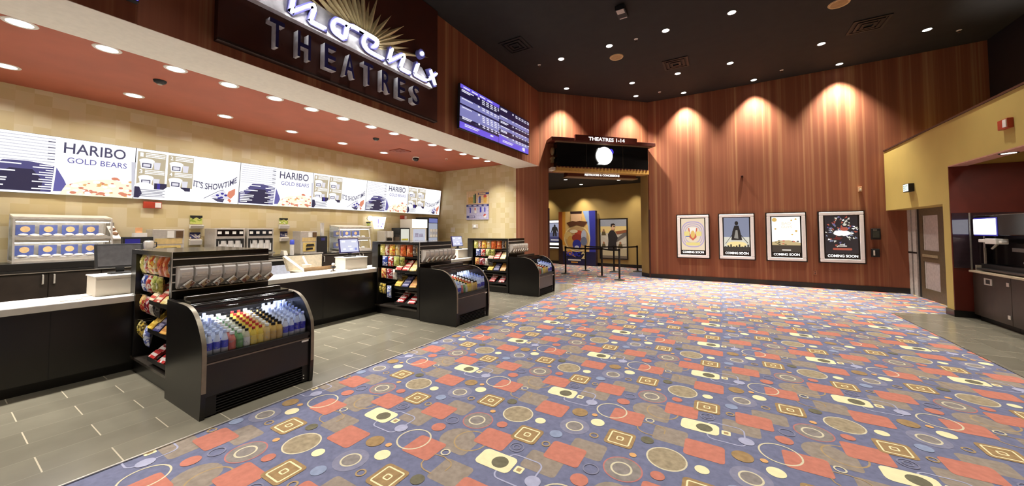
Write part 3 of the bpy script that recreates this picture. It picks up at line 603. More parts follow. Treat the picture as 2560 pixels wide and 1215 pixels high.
# till boxes, screens and small things on the worktop
SCR_OFF=mat('screen_off',(74,72,72),.25); SCR=emi('till_screen',(214,216,238),1.0)
def till(loc,on,label,mlabel,rz=0,w=.42,d=.40):
    t=thing('till_box',label,'cash drawer',loc,'till boxes on the worktop'); t.rotation_euler=(0,0,rz)
    M1(OFFW).box(-.2,.2,0,w,0,.215).build('drawer_body',t,bevel=.006); M1(WORK).box(-.21,.21,-.01,w+.01,.215,.23).build('lid',t,bevel=.004)
    M1(mat('drawer_gap',(150,140,124),.5)).box(.1995,.202,.01,w-.01,.185,.19).build('seam',t)
    m=thing('till_monitor',mlabel,'monitor',(loc[0]-.02,loc[1]+w*.5,loc[2]+.23),'till monitors'); m.rotation_euler=(0,0,rz)
    M1(BLACKM).box(-.09,.07,-.09,.09,0,.02).box(-.03,.0,-.035,.035,.02,.10).build('foot',m,bevel=.004)
    A2=Art(); fr=MB()
    mt=Matrix.Translation((-.01,0,.07))@Matrix.Rotation(math.radians(-14),4,'Y')
    M1(mat('monitor_blue',(40,36,80),.3) if on else BLACKM).box(-.02,.015,-.2,.2,0,.29).build('casing',m,mtx=mt,bevel=.004)
    sc=M1(SCR if on else SCR_OFF).box(.015,.017,-.18,.18,.02,.27)
    s=sc.build('screen',m,mtx=mt)
    if on:
        k=MB().use(emi('screen_icon',(250,250,255),1.1)); 
        for y,z,a,b in ((-.15,.21,.07,.035),(.05,.21,.09,.03),(-.03,.12,.07,.02),(-.13,.06,.05,.03),(0,.06,.06,.03)): k.box(.0171,.0178,y,y+a,z,z+b)
        k.use(emi('screen_icon_blue',(150,160,230),.9)).box(.0171,.0178,.10,.15,.05,.10); k.build('icons',s)
    return t
till((-6.23,1.02,ZW),False,'white till box at the viewer end of the worktop','dark switched off till monitor beside the nearest snack island',0,.46)
till((-6.27,4.12,ZW),True,'white till box left of the middle snack island'.replace('left of','just before'),'glowing pale blue till monitor just before the middle island',-.12,.44)
till((-6.25,7.38,ZW),True,'white till box between the middle and farthest islands','glowing pale blue till monitor between the middle and farthest islands',-.1,.5)
def pad(loc,label):
    t=thing('card_pad',label,'card reader',loc,'card pads'); M1(WHITE).lathe([(.05,0),(.055,.008),(.045,.016),(.001,.018)],n=18,sq=1.5).build('body',t,smooth=True)
    M1(WHITE).tube([(-.05,.03,.006),(-.16,.10,.008),(-.19,.22,.01),(-.21,.25,.15),(-.22,.26,.21)],.006,6).build('cable',t)
pad((-5.99,.85,ZW),'white card pad with cable beside the nearest till box'); pad((-5.97,4.0,ZW),'white card pad on the worktop beside the middle till box')
t=thing('card_reader','small dark card reader on a stand with pale head','card reader',(-6.08,3.86,ZW))
M1(mat('reader_bronze',(70,58,40),.35)).lathe([(.05,0),(.045,.01),(.012,.03),(.012,.07)],n=14).build('stand',t,smooth=True); M1(WHITE).sphere((0,0,.125),.028,12,8).build('head',t,smooth=True); M1(BLACKM).box(-.03,.03,-.035,.035,.065,.095).build('reader_body',t,bevel=.005)
# open steel bin behind the counter
t=thing('steel_bin','open slanted steel bin with a white scoop behind the counter','food bin',(-6.85,3.62,0))
BINM=mat('bin_steel',(196,184,160),.3,.45); 
b=MB().use(BINM); y0,y1=0,.62
b.hexa([(.27,y0+.04,.0),(.27,y1-.04,.0),(-.25,y1-.02,0),(-.25,y0+.02,0)][::-1],[(.27,y0+.04,.84),(.27,y1-.04,.84),(-.25,y1-.02,.84),(-.25,y0+.02,.84)][::-1]); b.build('cabinet',t)
b=MB().use(BINM); b.hexa([(-.25,y0,.84),(-.25,y1,.84),(-.27,y1+.03,.84),(-.27,y0-.03,.84)],[(-.33,y0-.06,1.12),(-.33,y1+.06,1.12),(-.35,y1+.08,1.12),(-.35,y0-.08,1.12)]); b.box(-.25,.25,y0,y1,.835,.845); b.build('back_slope',t,fixn=True)
M1(WHITE).hexa([(.25,y0-.01,.86),(.27,y0-.01,.86),(-.33,y0-.07,1.12),(-.35,y0-.07,1.12)],[(.25,y0+.03,.87),(.27,y0+.03,.87),(-.33,y0-.02,1.13),(-.35,y0-.02,1.13)]).build('rim',t,fixn=True)
M1(mat('bin_front',(158,128,92),.35,.3)).box(.255,.27,y0,y1,.845,.93).build('front_lip',t)
sc=MB().use(WHITE); sc.lathe([(.05,0),(.075,.05),(.08,.1),(.001,.102)],c=(-.02,.2,.86),n=14).cyl((-.04,.22,.95),(-.22,.24,1.1),.018,8); o=sc.build('scoop',smooth=True); o.location=(-6.85,3.62,0); tag(o,'white plastic scoop standing in the slanted steel bin','scoop')
# ================================================================== BACK COUNTER
BX=-8.30; BZ=1.06
WOODB=mat('brown_black_wood',(50,42,36),.35,var=.25,scale=5)
def cabinet(y0,y1,label):
    t=thing('base_cabinet',label,'cabinet',(BX,y0,0),'cabinets under the back counter'); w=y1-y0
    M1(WOODB).box(-.68,-.02,0.002,w-.002,.08,1.02).build('body',t); M1(BLACKM).box(-.64,-.06,.002,w-.002,0,.08).build('kick',t)
    for k in (0,1):
        d=M1(WOODB).box(-.02,0,.004+k*w/2,w/2-.004+k*w/2,.10,1.01).build('door',t,bevel=.002)
        yy=w/2-.05 if k==0 else w/2+.05
        h=MB().use(STEEL).tube([(0,yy,.86),(.03,yy,.865),(.03,yy,.985),(0,yy,.99)],.009,8).build('handle',d)
cabinet(-.55,.46,'dark wood cabinet at the viewer end of the back counter'); cabinet(.46,1.46,'dark wood cabinet with steel handles under the big food case'); cabinet(1.46,2.46,'dark wood cabinet under the coffee pot and blue box')
cabinet(2.46,3.46,'dark wood cabinet under the first drink fountain'); cabinet(4.46,5.5,'dark wood cabinet behind the slanted steel bin'); cabinet(5.5,6.6,'dark wood cabinet under the small food case'); cabinet(6.6,7.6,'dark wood cabinet under the glowing popcorn bucket sign'); cabinet(7.6,8.6,'dark wood cabinet under the white freezer')
o=M1(BLACK).box(-8.99,BX+.02,-5.2,8.6,1.02,BZ).use(mat('edge_pale',(150,140,125),.3)).box(BX+.02,BX+.023,-5.2,8.6,1.022,1.03).build('back_worktop'); tag(o,'long black worktop of the back counter along the yellow wall','worktop')
t=thing('under_counter_fridge','black under counter fridge with glass door behind the counter','fridge',(BX,3.48,0))
M1(BLACK).box(-.66,0,0,.96,.0,1.02).build('body',t); M1(STEEL).box(0,.02,.03,.93,.955,.995).build('handle_rail',t); M1(mat('fridge_inside',(190,196,214),.4)).box(.001,.006,.08,.88,.3,.86).build('door_glass',t)
s=MB().use(mat('can_blue',(70,80,150),.3)); 
for i in range(9): s.use([MATS['can_blue'],WHITE,STEELD][i%3]).box(.0065,.012,.12+.08*i,.18+.08*i,.40+.05*(i%2),.62)
s.build('stock',t)
o=M1(BLACK).box(-8.97,-8.38,.42,1.68,BZ,BZ+.10).build('riser',bevel=.004); tag(o,'low black riser shelf under the big food case','shelf')
NAVYP=mat('card_navy',(84,98,164),.3); TAN=mat('food_tan',(216,180,130),.4)
WRAP=mat('food_wrap',(232,226,216),.3)
def food_case(loc,w,label,n):
    t=thing('display_case',label,'food case',loc,'heated food cases'); d=.52; f=MB().use(STEEL)
    f.box(0,d,0,w,0,.03)
    for y in (0,w-.02): f.prism([(d-.02,.03),(d,.03),(d-.10,.64),(d-.12,.64)],'y',y,y+.02); f.box(0,.02,y,y+.02,.03,.70)
    f.build('frame',t); M1(mat('case_top',(226,218,202),.3)).hexa([(0,0,.69),(d-.1,0,.64),(d-.1,w,.64),(0,w,.69)],[(0,0,.71),(d-.1,0,.66),(d-.1,w,.66),(0,w,.71)]).build('roof',t,fixn=True)
    M1(mat('case_white',(236,232,224),.35)).box(0,.012,.02,w-.02,.03,.69).build('back_panel',t)
    for z in (.04,.345):
        M1(STEEL).hexa([(.02,.02,z+.04),(d-.04,.02,z),(d-.04,w-.02,z),(.02,w-.02,z+.04)],[(.02,.02,z+.055),(d-.04,.02,z+.015),(d-.04,w-.02,z+.015),(.02,w-.02,z+.055)]).box(d-.05,d-.035,.02,w-.02,z-.01,z+.03).build('shelf',t,fixn=True)
        M1(emi('case_tube',(255,250,240),30)).box(d-.16,d-.13,.03,w-.03,z+.24,z+.25).build('heat_lamp',t); M1(STEEL).box(d-.19,d-.10,.02,w-.02,z+.252,z+.285).build('lamp_housing',t)
    M1(GLASS).box(.02,d-.11,.004,.008,.05,.64).build('end_glass',t)
    for k,z in enumerate((.04,.345)):
        wn=('lower','upper')[k]; step=(w-.1)/n
        for i in range(n):
            y=.05+step*i; c=thing('picture_card','','food picture card',(loc[0]+.10,loc[1]+y,loc[2]+z+.052)); c['label']='blue food picture card on the %s shelf of the %s'%(wn,label.split(',')[0]); c['group']='picture cards in the '+label.split(',')[0]
            M1(NAVYP).box(0,.006,0,step*.8,0,.15).build('card',c); M1(TAN).lathe([(.04,0),(.045,.002)],n=14,sq=1).build('food_print',c,mtx=Matrix.Translation((.0062,step*.4,.085))@Matrix.Rotation(PI/2,4,'Y'))
            for q in (0,1):
                fp=MB().use(WRAP).sphere((0,0,.02),.05,10,6,(1.3,.9,.42)).build('food_pack',smooth=True); fp.location=(loc[0]+.30+.05*q,loc[1]+y+.05+step*.45*q,loc[2]+z+.034-.004*q)
                fp['label']='white wrapped snack on the %s shelf of the %s'%(wn,label.split(',')[0]); fp['category']='wrapped food'; fp['group']='wrapped snacks in the '+label.split(',')[0]
    return t
food_case((-8.95,.66,BZ+.10),.94,'big steel food case, on the low black riser',4); food_case((-8.95,5.56,BZ),.92,'small steel food case, beyond the black bin and roll',3)
def steel_box(name,label,cat,X,y0,y1,z0,z1,depth=.4,group=None):
    t=thing(name,label,cat,(X,y0,z0),group); w,h=y1-y0,z1-z0
    M1(STEEL).box(-depth,0,0,w,0,h).build('body',t,bevel=.006); return t,w,h
# blue box and coffee pot
t=thing('microwave','dark box with a blue front on the back counter','microwave',(-8.5,1.72,BZ)); M1(BLACKM).box(-.38,0,0,.36,0,.45).build('body',t,bevel=.006); M1(mat('blue_front',(46,44,140),.3)).box(0,.006,.02,.2,.2,.42).build('blue_front',t)
o=thing('napkin_box','small white box on top of the blue fronted box','box',(-8.62,1.86,BZ+.45)); M1(WHITE).box(-.08,.08,0,.15,0,.07).build('box',o); M1(mat('pale_orange',(230,170,120),.5)).box(-.04,.04,.03,.1,.07,.16).build('bottle',o)
t=thing('coffee_pot','steel coffee pot beside the blue fronted box','coffee pot',(-8.45,2.11-.12+.02,BZ+.24)); 
M1(STEEL).lathe([(.055,0),(.06,.01),(.065,.12),(.05,.145),(.001,.15)],n=18).build('pot',t,smooth=True); M1(BLACKM).tube([(.0,.06,.12),(.0,.10,.11),(.0,.10,.04),(.0,.062,.03)],.008,6).build('handle',t); M1(BLACKM).lathe([(.02,.15),(.018,.165),(.001,.168)],n=10).build('knob',t)
o=thing('pot_stand','black stand holding the steel coffee pot','stand',(-8.45,2.01,BZ)); M1(BLACKM).box(-.08,.08,-.07,.07,0,.02).box(-.08,.08,-.07,.07,.22,.24).box(-.08,-.05,-.07,.07,.02,.22).build('frame',o)
def warmer(X,y0,y1,z1,label):
    t,w,h=steel_box('topping_warmer',label,'food warmer',X,y0,y1,BZ,z1,.36,'steel topping warmers')
    M1(mat('warm_tan',(206,178,120),.4)).box(0,.006,.03,w-.03,h*.55,h*.72).build('upper_panel',t); M1(WHITE).box(.0,.012,w*.45,w*.66,h*.74,h*.95).build('control_plate',t); M1(mat('brown_plate',(96,70,44),.4)).box(0,.012,w*.72,w*.95,h*.74,h*.95).build('brown_plate',t)
    M1(mat('picture_gold',(214,186,110),.35)).box(0,.008,.05,w-.05,.06,h*.5).build('picture_panel',t); p=MB().use(BLACKM)
    p.prism([(w*.3,h*.34),(w*.8,h*.36),(w*.74,h*.44),(w*.36,h*.43)],'x',.008,.03).prism([(w*.3,h*.16),(w*.72,h*.2),(w*.7,h*.28),(w*.32,h*.26)],'x',.008,.02).build('spout_bar',t); return t
warmer(-8.6,2.09,2.52,1.64,'steel topping warmer just beyond the coffee pot'); warmer(-8.5,4.58,4.97,1.60,'steel topping warmer beside the tall white cup stack')
def fountain(y0,y1,label):
    t,w,h=steel_box('drink_fountain',label,'drink dispenser',-8.45,y0,y1,BZ,1.665,.5,'steel drink fountains')
    M1(BLACKG).box(0,.006,.03,w-.03,h-.155,h-.03).build('header_panel',t)
    b=M1(BLACKM).box(0,.01,.02,w-.02,.10,h-.21).build('drip_bay',t); s=MB().use(mat('bay_steel',(222,218,212),.25,.2)); s.box(.0105,.012,.05,w-.06,.14,h-.25); s.build('splash_plate',b)
    for i in range(4):
        y=.07+(w-.14)*i/3; d=MB().use(WHITE); d.box(.006,.012,y-.03,y+.03,h-.115,h-.065); d.build('flavour_badge',t)
        MB().use(BLACKM).cyl((.03,y,h-.24),(.03,y,h-.31),.014,8).box(.012,.05,y-.015,y+.015,h-.25,h-.21).build('nozzle',t); MB().use(mat('lever_clear',(222,222,222),.2)).box(.02,.028,y-.012,y+.012,h-.47,h-.30).build('lever',t)
    M1(STEELD).box(0,.10,.01,w-.01,.06,.095).build('drip_tray',t); return t
fountain(2.93,3.43,'steel drink fountain with four nozzles, nearer of the pair'); fountain(3.47,3.97,'steel drink fountain with four nozzles, farther of the pair')
def tower(y0,label):
    t=thing('napkin_dispenser',label,'napkin dispenser',(-8.62,y0,BZ)); M1(STEELD).box(-.1,0,0,.12,0,.52).build('body',t,bevel=.006); M1(WHITE).box(0,.006,.02,.1,.05,.2).build('label_plate',t)
def flyer(y0,z0,z1,y1,zb,label,top,cols):
    t=thing('wall_flyer',label,'flyer',(XB+.002,y0,z0),'small food flyers on the yellow wall'); w,h=y1-y0,z1-z0
    M1(cols).box(0,.012,0,w,0,h).build('picture',t); M1(top).prism([(0,h),(w,h),(w,h*.75),(w*.75,h*.62),(w*.5,h*.8),(w*.25,h*.62),(0,h*.75)],'x',.012,.016).build('dark_scallop',t)
    b=thing('paper_holder','white paper holder on the yellow wall under the '+label.split(' flyer')[0]+' flyer','paper holder',(XB+.002,y0-.01,zb),'white paper holders'); M1(WHITE).hexa([(0,0,0),(.07,0,.01),(.07,w+.02,.01),(0,w+.02,0)],[(0,0,z0-zb-.01),(.09,0,z0-zb-.03),(.09,w+.02,z0-zb-.03),(0,w+.02,z0-zb-.01)]).build('holder',b,fixn=True); M1(OFFW).box(.02,.06,.01,w,z0-zb-.03,z0-zb-.012).build('papers',b)
GRN=mottled('flyer_green',(196,200,110),(150,170,70),(236,232,200),scale=12); NVY=mottled('flyer_navy',(44,48,96),(214,206,190),(120,110,150),scale=12)
flyer(2.715,1.75,1.92,2.905,1.66,'green flyer high above the space before the fountains',BLACKM,GRN); flyer(2.715,1.46,1.585,2.88,1.33,'navy flyer low before the fountains',mat('scallop_navy',(30,34,80),.4),NVY)
flyer(4.345,1.775,1.915,4.535,1.66,'green flyer high above the cup stack',BLACKM,GRN); flyer(4.37,1.47,1.595,4.53,1.36,'navy flyer low beside the cup stack',MATS['scallop_navy'],NVY)
def stack(X,y,z0,n,r,label,cap):
    t=thing('cup_stack',label,'cups',(X,y,z0)); m=MB().use(WHITE)
    for i in range(n): m.lathe([(r*.9,.03*i),(r,.03*i+.024),(r*1.06,.03*i+.029)],n=16)
    m.build('cups',t)
    if cap: M1(cap).lathe([(r*1.05,.03*n),(r,.03*n+.1),(r*.8,.03*n+.11),(.001,.03*n+.112)],n=16).build('lid_sleeve',t,smooth=True)
stack(-8.42,4.345,BZ,8,.044,'tall white cup stack with a blue top on the back counter',mat('sleeve_blue',(70,84,190),.35))
o=M1(OFFW).hexa([(-8.66,4.2,BZ),(-8.46,4.2,BZ),(-8.46,4.29,BZ),(-8.66,4.29,BZ)],[(-8.62,4.21,BZ+.1),(-8.5,4.21,BZ+.1),(-8.5,4.28,BZ+.1),(-8.62,4.28,BZ+.1)]).build('paper_bag',bevel=.008); tag(o,'small crumpled white bag beside the tall cup stack','paper bag')
t=thing('trash_bin','black bin with a small blue display on the back counter','bin',(-8.45,4.96,BZ)); M1(BLACKM).box(-.36,0,0,.245,0,.41).build('body',t,bevel=.012); M1(mat('bin_blue',(50,50,110),.3)).box(0,.005,.08,.18,.31,.38).build('display',t); M1(BLACKG).box(-.34,-.01,.02,.225,.41,.42).build('lid',t)
stack(-8.55,5.12,BZ+.42,11,.046,'white cup tower standing on the black bin',None)
def tray(X,y,w,d,label):
    t=thing('serving_tray',label,'tray',(X,y,BZ)); M1(STEELD).box(-d,0,0,w,0,.012).build('base',t); M1(STEEL).box(-.012,0,0,w,.012,.03).box(-d,-d+.012,0,w,.012,.03).build('rim',t)
tray(-8.32,4.6,.42,.1,'thin steel tray at the edge of the back worktop')
t=thing('saucer','small white dish on the worktop beside the small food case','dish',(-8.36,5.32,BZ)); M1(WHITE).lathe([(.03,0),(.06,.012),(.065,.016)],n=18).build('dish',t,smooth=True); M1(OFFW).lathe([(.02,.005),(.025,.02),(.001,.024)],n=12).build('cap',t)
tray_t=None
# bucket sign, glare globe
t=thing('bucket_sign','glowing white popcorn bucket sign on the yellow wall','lit sign',(XB+.02,6.90,1.66)); BK=emi('bucket_glow',(255,252,246),2.2)
M1(BK).hexa([(0,.09,0),(.16,.09,0),(.16,.31,0),(0,.31,0)],[(0,.0,.37),(.16,.0,.37),(.16,.40,.37),(0,.40,.37)]).build('bucket',t,fixn=True)
k=MB().use(emi('bucket_violet',(170,150,225),1.2)); 
for y,z,a,b in ((.10,.16,.03,.14),(.10,.05,.025,.06),(.2,.05,.05,.05),(.26,.13,.04,.05)): k.box(.1605,.163,y,y+a,z,z+b)
k.build('print',t)
t=thing('glare_globe','round glowing blob of glare on the yellow wall beside the bucket sign','glare blob',(XB+.01,6.80,1.98)); M1(STEELD).lathe([(.05,0),(.05,.02)],n=16).build('mount',t,mtx=Matrix.Rotation(PI/2,4,'Y')); M1(emi('globe',(255,250,238),4)).sphere((.08,0,0),.075,16,10).build('globe',t,smooth=True)  # glowing globe added to stand for a blob of glare, no real fixture
flyer(6.72,1.76,1.87,6.87,1.70,'small green flyer beneath the glowing round glare globe',BLACKM,GRN)
# coffee brewer, small fridge, freezer, tall fridge
t,w,h=steel_box('coffee_brewer','steel coffee brewer beside the glowing bucket sign','coffee maker',-8.5,7.0,7.3,BZ,1.60,.36)
M1(BLACKM).box(0,.05,.05,.22,.18,.33).build('brew_bay',t); M1(STEEL).cyl((.05,.13,.36),(.05,.13,.53),.10,16).build('tank',t,smooth=True); M1(BLACKM).lathe([(.06,.02),(.07,.1),(.05,.16)],c=(.09,.13,0),n=14).build('carafe',t,smooth=True)
t=thing('popcorn_tin','brown canister with a black lid by the coffee brewer','canister',(-8.5,7.42,BZ)); M1(mat('tin_brown',(86,70,54),.4)).lathe([(.09,0),(.09,.36)],n=16).build('can',t); M1(BLACKM).lathe([(.095,.36),(.09,.42),(.001,.43)],n=16).build('lid',t)
t=thing('drink_chiller','small black fridge with yellow drinks inside','fridge',(-8.5,7.55,BZ)); M1(BLACKM).box(-.38,0,0,.40,0,.64).build('body',t,bevel=.006); M1(emi('chiller_back',(226,226,214),.9)).box(0,.004,.04,.36,.06,.6).build('window',t)
s=MB().use(mat('drink_lime',(206,196,70),.3))
for i in range(5): s.box(.004,.02,.06+.055*i,.1+.055*i,.10,.30)
s.build('drinks',t)
t=thing('ice_freezer','white glass door freezer with a bright header','freezer',(-8.4,7.95,BZ)); M1(OFFW).box(-.55,0,0,.64,0,.92).build('body',t,bevel=.006); M1(emi('freezer_header',(255,253,248),1.4)).box(0,.03,.0,.64,.64,.92).build('header',t); M1(emi('freezer_inside',(214,218,236),.75)).box(.0,.006,.05,.58,.06,.60).build('window',t); M1(WHITE).box(.006,.03,.56,.60,.05,.6).build('handle',t)
s=MB().use(mat('tub_lilac',(176,178,214),.4)); 
for z in (.12,.34): s.box(.006,.012,.08,.5,z,z+.015); s.box(.006,.016,.12,.26,z+.015,z+.13).box(.006,.016,.3,.46,z+.015,z+.11)
s.build('tubs',t)
t=thing('tall_fridge','tall black fridge with white stocked shelves in the corner','fridge',(-8.4,8.64,0)); M1(BLACKM).box(-.56,0,0,.5,0,2.06).build('body',t,bevel=.006); M1(emi('fridge_header',(120,130,200),.8)).box(0,.01,.06,.46,1.88,2.02).build('header',t); M1(emi('fridge_back',(200,206,226),.6)).box(0,.004,.05,.46,.25,1.86).build('window',t)
s=MB().use(STEELD)
for z in (.6,1.0,1.38): s.box(.004,.03,.05,.46,z,z+.015)
s.build('shelf',t)
for k,z in enumerate((.62,1.015,1.395)):
    for i in range(3): 
        o=M1(WHITE).box(0,.03,0,.1,0,.26).use(mat('carton_grey',(190,194,210),.4)).box(.03,.033,.01,.09,.08,.18).build('white_carton'); o.location=(-8.395,8.72+.125*i,z); tag(o,'white carton on the %s shelf of the tall black fridge'%('low','middle','high')[k],'carton','white cartons in the tall fridge')
def alarm(loc,label,cat,rot):
    t=thing('fire_alarm',label,cat,loc,'red fire alarms'); t.rotation_euler=(0,0,rot)
    M1(mat('alarm_red',(176,62,40),.4)).box(0,.05,-.12,.12,-.06,.06).build('body',t,bevel=.006); M1(WHITE).box(.05,.06,.03,.11,-.045,.045).build('strobe',t); return t
alarm((XB,2.17,2.09),'red fire alarm with white strobe under the second menu screen','fire alarm',0); a=alarm((XB,8.12,2.05),'small red fire alarm above the white freezer','fire alarm',0)
a=alarm((3.65,8.08,3.14),'red fire alarm high on the mustard yellow wall','fire alarm',PI); a.scale=(1.2,.9,1.2)
# drinks poster on the end wall
def mount(o,u,v): return frame(o,u,v)
t=thing('drink_poster','two panel drinks poster on the yellow end wall','poster',mtx=frame((-7.72,YE-.016,1.985),(1,0,0),(0,0,1)))
PT=mat('poster_tan',(222,192,146),.4); PLI=mat('poster_lilac',(190,186,214),.4); PNV=mat('poster_navy',(52,56,120),.4); PBL=mat('poster_blue',(48,48,170),.4); PRD=mat('poster_red',(190,70,64),.4); PGR=mat('poster_green',(120,150,80),.4); PBK=mat('poster_black',(40,38,40),.4); PGO=mat('poster_gold',(214,170,80),.4)
M1(mat('board_edge',(140,120,96),.5)).box(0,.955,0,1.0,-.014,0).build('board',t)
A=Art(); A.rect(.0,.535,.955,1.0,PT); A.rect(.5,.86,.955,.93,PNV); A.rect(.53,.875,.82,.915,PT); 
for x,w,h,m in ((.08,.2,.22,PGO),(.3,.12,.3,PGR),(.36,.05,.34,PBK),(.55,.07,.24,PNV),(.5,.05,.2,PLI),(.74,.13,.24,PGO)): A.rect(x,.57,x+w,.57+h,m)
A.ell(.8,.8,.065,.05,PRD); A.rect(0,0,.955,.53,PLI); A.rect(0,.455,.955,.53,PNV)
for i in range(4): A.rect(.09+.22*i,.475,.22+.22*i,.51,PLI)
A.rect(.15,.24,.2,.43,PBL); A.rect(.12,.4,.2,.43,PBL); A.poly(rrect(.4,.33,.045,.1,.02),WHITE); A.poly(rrect(.385,.37,.025,.05,.02),PRD); A.poly(rrect(.62,.34,.035,.09,.015),PBL); A.poly(rrect(.8,.34,.025,.08,.012),PBL)
A.ell(.8,.13,.07,.07,WHITE); A.poly([(.8+.062*math.cos(a),.13+.062*math.sin(a)) for a in [x*PI/12+.5 for x in range(13)]],PRD); A.rect(.02,.06,.38,.14,PNV); A.rect(.13,.075,.36,.125,PLI); A.build('print',t)
t=thing('thermostat','small pale plate with clear cover on the end wall below the drinks poster','wall plate',mtx=frame((-7.35,YE,1.76),(1,0,0),(0,0,1))); M1(OFFW).box(-.12,.12,-.07,.07,0,.015).build('plate',t); M1(CHROME).box(-.05,.05,-.045,.045,.015,.035).build('cover',t)
o=M1(OFFW).box(-8.45,-8.25,YE-.012,YE,1.55,1.72).build('wall_plate'); tag(o,'plain pale cover plate on the end wall beside the tall fridge','wall plate')
t=thing('bun_rack','narrow steel rack of two tilted white trays beside the big food case','rack',(-8.95,1.605,BZ+.0)); w=.09
M1(STEELD).box(0,.02,0,w,.0,.70).box(.42,.44,0,w,.0,.42).build('upright',t)
for z in (.30,.62):
    M1(WHITE).hexa([(.02,.004,z),(.46,.004,z-.20),(.46,w-.004,z-.20),(.02,w-.004,z)],[(.02,.004,z+.02),(.46,.004,z-.18),(.46,w-.004,z-.18),(.02,w-.004,z+.02)]).build('tray',t,fixn=True)
    M1(mat('bun_brown',(120,84,52),.6)).sphere((.18,w/2,z-.04),.05,10,6,(1.5,.7,.6)).sphere((.33,w/2,z-.11),.05,10,6,(1.5,.7,.6)).build('buns',t,smooth=True)
# ================================================================== MENU SCREENS
EW=emi('menu_white',(252,252,255),1.25); EG=emi('menu_grey',(214,214,226),.95); EN=emi('menu_navy',(92,88,150),.75); EN2=emi('menu_deep',(58,52,100),.5); EB=emi('menu_violet',(112,108,186),.8); ET=emi('menu_tan',(204,190,160),.9); ER=emi('menu_red',(226,140,110),1.0); EO=emi('menu_orange',(238,188,120),1.0); EBL=emi('menu_blue',(60,52,170),.8); ELT=emi('menu_text',(92,90,130),.6); ELG=emi('menu_pale',(226,224,234),1.05); EGN=emi('menu_green',(120,130,80),.7); ECR=emi('menu_cream',(250,238,212),1.15)
WS,HS=1.5686,.895
def menu_list(A):
    w=WS
    A.rect(0,0,w,HS,EW)
    rnd=random.Random(3)
    for i in range(9): y=HS-.05-.045*i; A.rect(.02,y,.66,y+.012,EG); A.rect(.63,y,.70,y+.016,ELT if i%2 else EG)
    A.poly([(0,.03),(.68,.03),(.70,.44),(.45,.48),(.24,.47),(.16,.38),(.08,.30),(0,.26)],EN); A.poly([(.02,.04),(.58,.03),(.6,.2),(.5,.36),(.3,.36),(.1,.2)],EN2)
    for i in range(11):
        y=.06+.036*i; A.rect(.02,y,.08+.32*rnd.random(),y+.018,EW); A.rect(.5+.06*(i%3),y+.004,.69,y+.02,EW)
    A.poly([(.70,.0+.05),(.86,.06),(.80,.24),(.72,.42)],EB)
    A.text('HARIBO',.78,.66,1.45,.83,ELT,.01); A.text('GOLD BEARS',.82,.51,1.47,.60,EB,.005)
    rnd=random.Random(5)
    A.poly([(.76,0),(w,0),(w,.24),(1.3,.30),(1.0,.25),(.82,.16)],ECR)
    for i in range(70):
        t=rnd.random(); x=.78+.78*rnd.random(); y=.015+ (.30*rnd.random()**1.7)*(.4+.6*min(1,(x-.7)*1.6)); r=.012+.022*rnd.random()
        A.ell(min(x,w-.04),y+.01,r*1.3,r*.8,rnd.choice([ER,ER,EO,EW,EW,ECR,ER]),10)
    A.poly([(w-.02,.05),(w,.05),(w,.64),(w-.05,.64),(w-.035,.3)],EG)
def menu_combo(A):
    w=WS; A.rect(0,0,w,HS,EW)
    for k,(x,y) in enumerate(((.02,.55),(.42,.55),(.02,.25),(.42,.25))):
        A.rect(x,y,x+.37,y+.30,ET); A.text(str(k+1),x+.03,y+.21,x+.07,y+.28,EW,.01)
        for j in range(3): A.rect(x+.10,y+.21+.028*j,x+.36,y+.225+.028*j,EW)
        A.poly([(x+.05,y+.0),(x+.19,y+.0),(x+.21,y+.13),(x+.03,y+.13)],EW); A.ell(x+.12,y+.14,.1,.045,EW); A.rect(x+.06,y+.02,x+.18,y+.10,ELT); A.rect(x+.075,y+.035,x+.165,y+.085,ELG)
        A.poly([(x+.22,y),(x+.29,y),(x+.30,y+.13),(x+.21,y+.13)],ELG)
    A.rect(.25,.19,.42,.30,EN2); A.rect(.62,.19,.76,.26,EN2); A.rect(.29,.19,.33,.3,EBL); A.ell(.12,.22,.13,.08,EW); A.ell(.53,.16,.16,.1,EW)
    A.poly([(0,.02),(.06,.02),(.1,.1),(.06,.22),(0,.22)],EN2)
    for j in range(5): A.rect(.06,.05+.028*j,.40-.03*(j%2),.06+.028*j,ELT)
    A.line([(.80,.42),(.95,.37),(1.15,.38),(1.32,.43),(1.5,.56)],.012,EG)
    A.line([(.80,.33),(.95,.28),(1.15,.30),(1.32,.36),(1.5,.49)],.012,EG)
    vs,fs=text_mesh("IT'S SHOWTIME",.012); bx=max(v[0] for v in vs)
    def wp(v): u=v[0]/bx; return (.80+.72*u,.275+.19*u*u*u+.03*(1-u)-.04*math.sin(PI*u)+.125*(v[1]/.72))
    A.face([wp(v) for v in vs],fs,ELT); A.z+=A.step
    A.line([(.98,.08),(1.08,.15),(1.22,.25),(1.3,.28)],.01,ELT); A.poly([(1.30,.28),(1.08,.12),(1.28,.06),(1.42,.10)],ELG)
    for x,y in ((1.20,.16),(1.28,.20),(1.27,.12),(1.34,.17),(1.23,.10)): A.ell(x,y,.028,.022,EBL,12)
    A.poly([(1.38,.25),(1.5,.33),(1.5,.2),(1.43,.10),(1.36,.16)],ER); A.poly([(1.1,.10),(1.2,.03),(1.3,.02),(1.32,.09),(1.2,.09)],ELT); A.poly([(1.37,.07),(1.42,.02),(1.45,.06),(1.40,.11)],ER)
MY0=.341
def menu_frame(i):
    return frame((-8.968,MY0+1.5786*i,2.192),(0,1,0),(.098,0,.89))
SN=('at the viewer end of the row','second from the viewer','third from the viewer','fourth from the viewer','fifth from the viewer','in the corner by the end wall')
